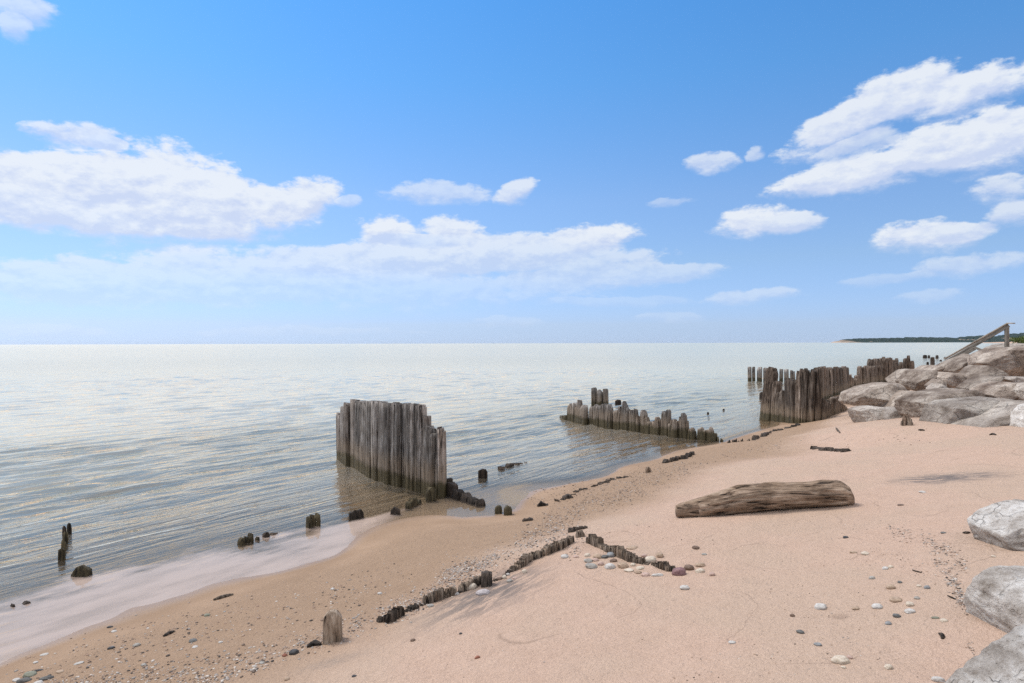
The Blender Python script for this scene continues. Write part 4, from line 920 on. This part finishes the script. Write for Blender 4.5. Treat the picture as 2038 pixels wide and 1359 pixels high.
for a in [
 (1673,1310,38,'cream','largest cream oval cobble on the lower right sand',.6,.8,-.4),(1633,1205,27,'white','flat whitish cobble left of the tan one on right sand',.5),(1746,1204,25,'white','whitish oval cobble right of the tan one on right sand',.5),
 (1703,1208,18,'tan','tan half-buried cobble between two whitish ones',.45),(1593,1256,18,'slate','dark slate pebble, upper left of the blue-grey one',.5,.7,-.6),(1628,1281,18,'blue','blue-grey oval pebble above the largest cream cobble',.5,.6,-.6),
 (1785,1224,17,'slate','charcoal flat pebble below the stone cluster at right',.55),(1811,1214,22,'white','white-rimmed flat pebble beneath the cream block',.5),(1811,1201,18,'cream','cream blocky pebble on top of the white-rimmed one',.6),
 (1783,1190,28,'tan','broad sandy half-buried stone in the right cluster',.4),(1825,1189,12,'grey','small grey pebble right of the broad sandy stone',.6),(1768,1239,15,'blue','pale bluish pebble lowest of the right cluster',.6),
 (1845,1168,14,'blue','round blue-grey pebble at the upper right of the cluster',.7),(1829,1165,11,'cream','cream pebble touching the round blue-grey one',.5),(1773,1167,20,'tan','tan angular pebble with a dark stick behind it',.65),
 (1736,1149,14,'grey','grey round pebble left of the tan angular one',.6),(1762,1130,14,'white','left one of two touching white pebbles at right',.6),(1773,1127,13,'cream','right one of two touching pale pebbles at right',.6),
 (1722,1100,17,'cream','cream pebble with a shadow, right of a buried one',.6),(1699,1097,16,'tan','buried sandy pebble left of the cream one',.4),(1683,1068,12,'dark','black small pebble alone below the log',.5),
 (1791,1158,10,'slate','tiny dark blue pebble in the right cluster',.6),(1769,1326,19,'cream','cream round cobble near the bottom right of the sand',.7),(1868,1350,28,'white','white cobble at the bottom edge by the corner boulder',.5,.6,-.2),
 (1879,1233,16,'cream','cream oval pebble right of the thin grey-green one',.5),(1862,1227,17,'green','thin grey-green pebble on right sand',.3,.5,-.3),(1577,1224,11,'brown','brown upright pebble left of the slate one',.7),
 (1457,1276,17,'white','pale buried pebble on the lower central sand',.35),(1679,1327,11,'cream','small cream pebble below the largest cream cobble',.6),(1691,1307,13,'pink','pinkish pebble touching the largest cream cobble',.6),
 (1878,1059,12,'slate','grey flat pebble on sand left of the upper right boulder',.4),(1836,977,15,'white','white flat stone below the dark stain at right',.35),(1793,1003,15,'brown','brown flat stone right of the log end',.3),
 (1385,1088,17,'brown','dark red-brown pebble below the left end of the log',.5),(1402,1101,14,'grey','grey buried pebble just under the red-brown one',.3),(1363,1167,23,'white','bright white flat cobble below the maroon one',.5),
 (1978,1106,11,'cream','cream chip on sand between two right-edge boulders',.4),(1352,1137,32,'maroon','maroon speckled cobble ending the right pile row',.75,.8),(1371,1128,23,'brown','brown cobble half hidden behind the maroon one',.6),
 (1394,1122,23,'tan','tan cobble above the pale striped one',.5),(1393,1134,22,'cream','pale striped cobble under the tan one',.5,.7,.3),(1417,1142,14,'pink','pink-tan pebble rightmost of the maroon group',.7),
 (1215,1104,19,'blue','blue-grey round cobble against the right pile row',.75),(1177,1124,27,'grey','long pale grey cobble at the left of the stone pile',.5),(1214,1125,25,'white','white cobble in the middle of the stone pile',.6),
 (1240,1124,24,'tan','tan cobble right of the white one in the pile',.65),(1196,1121,15,'pink','pinkish pebble between grey and white cobbles',.7),(1252,1132,22,'cream','flat cream stone on the front edge of the pile',.35),
 (1270,1137,17,'tan','orange-tan pebble on the front edge of the pile',.5),(1285,1142,19,'pink','pink-tan pebble left of the long white stone',.5),(1309,1141,27,'white','long thin white stone before the right pile row',.3,.35,-.1),
 (1260,1123,13,'cream','small cream pebble between tan cobble and pile row',.7),(1274,1128,20,'cream','sandy half-buried pebble under the pile row',.4),(1294,1112,28,'cream','large rounded cream stone behind the right pile row',.6),
 (1282,1105,13,'pink','small pink pebble on the rounded cream stone',.7),(1313,1105,17,'tan','tan stone behind the pointed sliver of the right row',.8),(1124,1106,18,'white','white pebble pair alone left of the stone pile',.6),
 (1169,1104,14,'cream','cream pebble at the top left of the stone pile',.7),(1189,1106,20,'tan','tan pebble at the top of the stone pile',.6),(1171,1114,20,'grey','greyish pebble above the long pale grey cobble',.5),
 (1185,1113,15,'pink','pink-brown pebble in the upper stone pile',.6),(1146,1106,14,'pink','pale pink flat pebble left of the stone pile',.4),(1203,1107,15,'slate','dark grey pebble left of the blue-grey cobble',.6),
 (1221,1114,17,'brown','brown pebble under the blue-grey cobble',.5),(1258,1086,26,'tan','sandy buried stone behind the right pile row',.3),(939,1167,23,'cream','smooth cream cobble, upper of the two by the beach row',.75),
 (961,1176,32,'lavender','lavender-white wedge cobble, lower of the two by the beach row',.5,.6,.15),(971,1165,9,'grey','small grey pebble on top of the lavender wedge',.7),(1004,1149,11,'cream','upright cream pebble in the beach row gap',1.1),
 (1011,1143,9,'white','little white pebble on the upright cream one',.8),(1014,1155,14,'grey','grey flat pebble below the upright cream one',.6),(1025,1149,11,'pink','pink flat pebble right of the upright cream one',.4),
 (1044,1137,12,'cream','round cream pebble alone by the upper pile heads',.9),(909,1181,11,'white','white pebble at the end of the sliver fan',.7),(994,1150,15,'brown','brown stone left of the upright cream pebble',.5),
 (857,1204,15,'grey','grey stone under the sliver fan',.5),(756,1180,11,'white','white pebble alone on damp sand left of the beach row',.6),(88,1300,18,'white','white flat stone nearest the swash at lower left',.25,.6,.3),
 (157,1317,20,'white','white flat slab pebble in the lower left',.25,.5,.5),(60,1339,27,'green','green-grey cobble in the lower left corner group',.4),(48,1351,29,'slate','dark slate cobble in the lower left corner group',.4,.5,.4),
 (92,1346,29,'slate','dark long cobble right of the corner group',.35,.45,.3),(120,1334,17,'tan','yellowish flat stone above the dark long cobble',.3),(78,1331,19,'dark','thin black stone above the corner group',.25,.4,.3),
 (76,1356,20,'white','white stone at the bottom edge of the corner group',.4),(33,1351,16,'white','white stone at the far left of the corner group',.4),(219,1246,13,'dark','dark pebble near the swash at lower left',.4,.6,.3),
 (227,1255,12,'white','white pebble under the dark one near the swash',.4),(221,1288,16,'dark','dark oval pebble on mid lower-left sand',.45,.6,.3),(272,1282,17,'grey','grey rough stone on mid lower-left sand',.5),
 (71,1317,11,'white','small white stone above the corner group',.5),(286,1322,12,'grey','grey pebble at lower left below the rough one',.5),(412,1223,13,'green','pale green-grey pebble below the driftwood stick',.5),
 (384,1273,18,'slate','dark grey stone at the middle of the gravel band',.4),(388,1286,12,'white','white stone under the dark grey one in the gravel',.4),(439,1277,10,'white','small white stone in the gravel band',.5),
 (585,1296,22,'dark','black stone below the lone upright post',.6),(567,1303,12,'red','red-brown stone left of the black one',.7),(662,1171,10,'white','white chip on damp sand above the lone post',.5),
 (571,1350,13,'tan','tan pebble on bare sand at the bottom edge',.6),(705,1344,11,'dark','dark pebble on bare sand right of the tan one',.4),(521,1318,12,'grey','grey stone at the lower edge of the gravel band',.5),
 (822,1273,12,'brown','brown pebble on bare sand below the lowest slivers',.6),(917,1260,8,'dark','black pebble at the edge of the dark sand stain',.6)]:
    stone(*a)

# ------------------------------------------------------------------ gravel too fine to count
def scatter(name, label, bands, seed):
    """bands: photo polygons as (centre line, half width px, count, size range m, share of pale stones)"""
    r = np.random.default_rng(seed); base = [ico(2)[0] * (1 + .25 * fbm(ico(2)[0] * 1.3 + k * 5.0, 2))[:, None] for k in range(6)]; Fc = ico(2)[1]; nv = len(base[0])
    Vs, Cs = [], []
    for line, hw, n, s0, s1, pale in bands:
        L = np.array(line, float); seg = np.hypot(*np.diff(L, axis=0).T); cum = np.concatenate([[0], np.cumsum(seg)]) / seg.sum()
        u = r.random(n); px = np.interp(u, cum, L[:, 0]); py = np.interp(u, cum, L[:, 1]) + np.clip(r.normal(size=n) * .5, -1.3, 1.3) * hw
        px += r.normal(size=n) * hw * .3
        # clump
        keep = pn2(px, py * 1.6, 1 / 26.0, seed * 1.1, 2) + r.normal(size=n) * .25 > -.12; px, py = px[keep], py[keep]
        zz = np.full(len(px), .2)
        for _ in range(18):
            rx = (px - CX - ROLL * (py - HY)) / F; rz = -(py - HY + ROLL * (px - CX)) / F
            tt = np.clip((H - zz) / np.maximum(-rz, 1e-3), 1.0, 40); zz = .5 * zz + .5 * smooth_z(rx * tt, tt)
        x, y = rx * tt, tt; z = ground_z(x, y); ok = z > -.01
        for xi, yi, zi in zip(x[ok], y[ok], z[ok]):
            s = s0 * (s1 / s0) ** (r.random() ** 1.8); an = r.random() * 6.28; k = r.integers(6); B = base[k] * (s, s * r.uniform(.55, .95), s * r.uniform(.35, .6))
            ca, sa = math.cos(an), math.sin(an); Vs.append(np.stack([B[:, 0] * ca - B[:, 1] * sa + xi, B[:, 0] * sa + B[:, 1] * ca + yi, B[:, 2] + zi + s * .10], 1))
            Cs.append(r.uniform(.76, 1.0) if r.random() < pale else r.random() ** 1.2 * .8)
    n = len(Vs); V = np.concatenate(Vs); Fq = (Fc[None] + (np.arange(n) * nv)[:, None, None]).reshape(-1, 3)
    me = mesh(name, V, Fq, True, GRAVEL); attr(me, 'pebble', np.repeat(Cs, nv))
    obj(name, me, None, (0, 0, 0), label, 'gravel', kind='stuff')
scatter('gravel', 'mixed fine gravel strewn over the damp left beach', [
    ([(60,1372),(300,1345),(420,1325),(540,1300),(640,1272),(740,1235)], 26, 2600, .003, .012, .35),
    ([(40,1340),(250,1290),(420,1250),(600,1215),(760,1170)], 48, 900, .004, .015, .25), ([(140,1300),(330,1240),(520,1195),(700,1165)], 22, 130, .005, .013, .3),
    ([(330,1372),(440,1350),(540,1322)], 14, 420, .004, .014, .5)], 1)
scatter('gravel', 'dense pale gravel behind the upper beach pile heads', [
    ([(760,1225),(860,1180),(920,1140),(990,1115),(1060,1085),(1120,1055)], 26, 4000, .003, .013, .4), ([(880,1150),(930,1130),(985,1112)], 17, 900, .004, .012, .6),
    ([(640,1200),(800,1140),(900,1110),(1000,1070)], 32, 300, .004, .011, .3), ([(1030,1075),(1090,1050),(1150,1030)], 22, 700, .005, .016, .2)], 2)
scatter('gravel', 'dark gravel band along the shore up to the log', [
    ([(1080,1045),(1150,1010),(1230,985),(1310,955),(1380,925)], 24, 4200, .004, .013, .15), ([(1060,1000),(1140,985),(1240,955),(1330,925)], 14, 700, .005, .014, .1),
    ([(1050,985),(1110,968),(1180,955)], 9, 110, .008, .018, .05), ([(1380,925),(1460,900),(1560,885)], 12, 350, .006, .016, .15), ([(1120,1075),(1180,1070),(1130,1110)], 14, 260, .004, .012, .3)], 3)
scatter('gravel', 'thin dark gravel drift left of the right-edge boulders', [
    ([(1770,1058),(1840,1075),(1890,1100),(1925,1130)], 15, 700, .003, .010, .25), ([(1860,1110),(1895,1150),(1905,1180),(1925,1210)], 20, 800, .003, .010, .35), ([(1720,1090),(1800,1110),(1860,1150)], 26, 150, .003, .007, .2),
    ([(1925,1282),(1940,1295)], 9, 40, .003, .006, .3)], 4)
scatter('gravel', 'sparse specks of grit over the dry right sand', [
    ([(1200,1060),(1320,1070),(1420,1090)], 30, 60, .004, .009, .2), ([(1350,1330),(1500,1320),(1700,1290),(1850,1330)], 45, 200, .0025, .006, .15), ([(1450,1150),(1600,1180),(1750,1230)], 60, 130, .003, .006, .2),
    ([(850,1320),(1150,1290),(1400,1250)], 60, 60, .003, .006, .2), ([(1500,1045),(1650,1060),(1760,1020)], 25, 90, .003, .007, .2), ([(1500,880),(1650,880),(1850,870)], 14, 50, .01, .02, .1)], 5)

# ------------------------------------------------------------------ the air over the lake
bm = bmesh.new(); bmesh.ops.create_cube(bm, size=1.0)
for v in bm.verts: v.co = Vector((v.co.x * 130000, v.co.y * 130000, -7.0 if v.co.z < 0 else 125.0))
hm = bpy.data.meshes.new('haze'); bm.to_mesh(hm); bm.free()
m, t = newmat('haze'); pv = t.n('VolumePrincipled', {'Color': (.80, .87, 1.0, 1), 'Density': 6e-6, 'Anisotropy': .2})
t.t.links.new(pv.outputs[0], t.n('OutputMaterial').inputs['Volume'])
hm.materials.append(m); obj('haze', hm, kind='stuff', label='thin pale blue air over the lake', cat='haze')
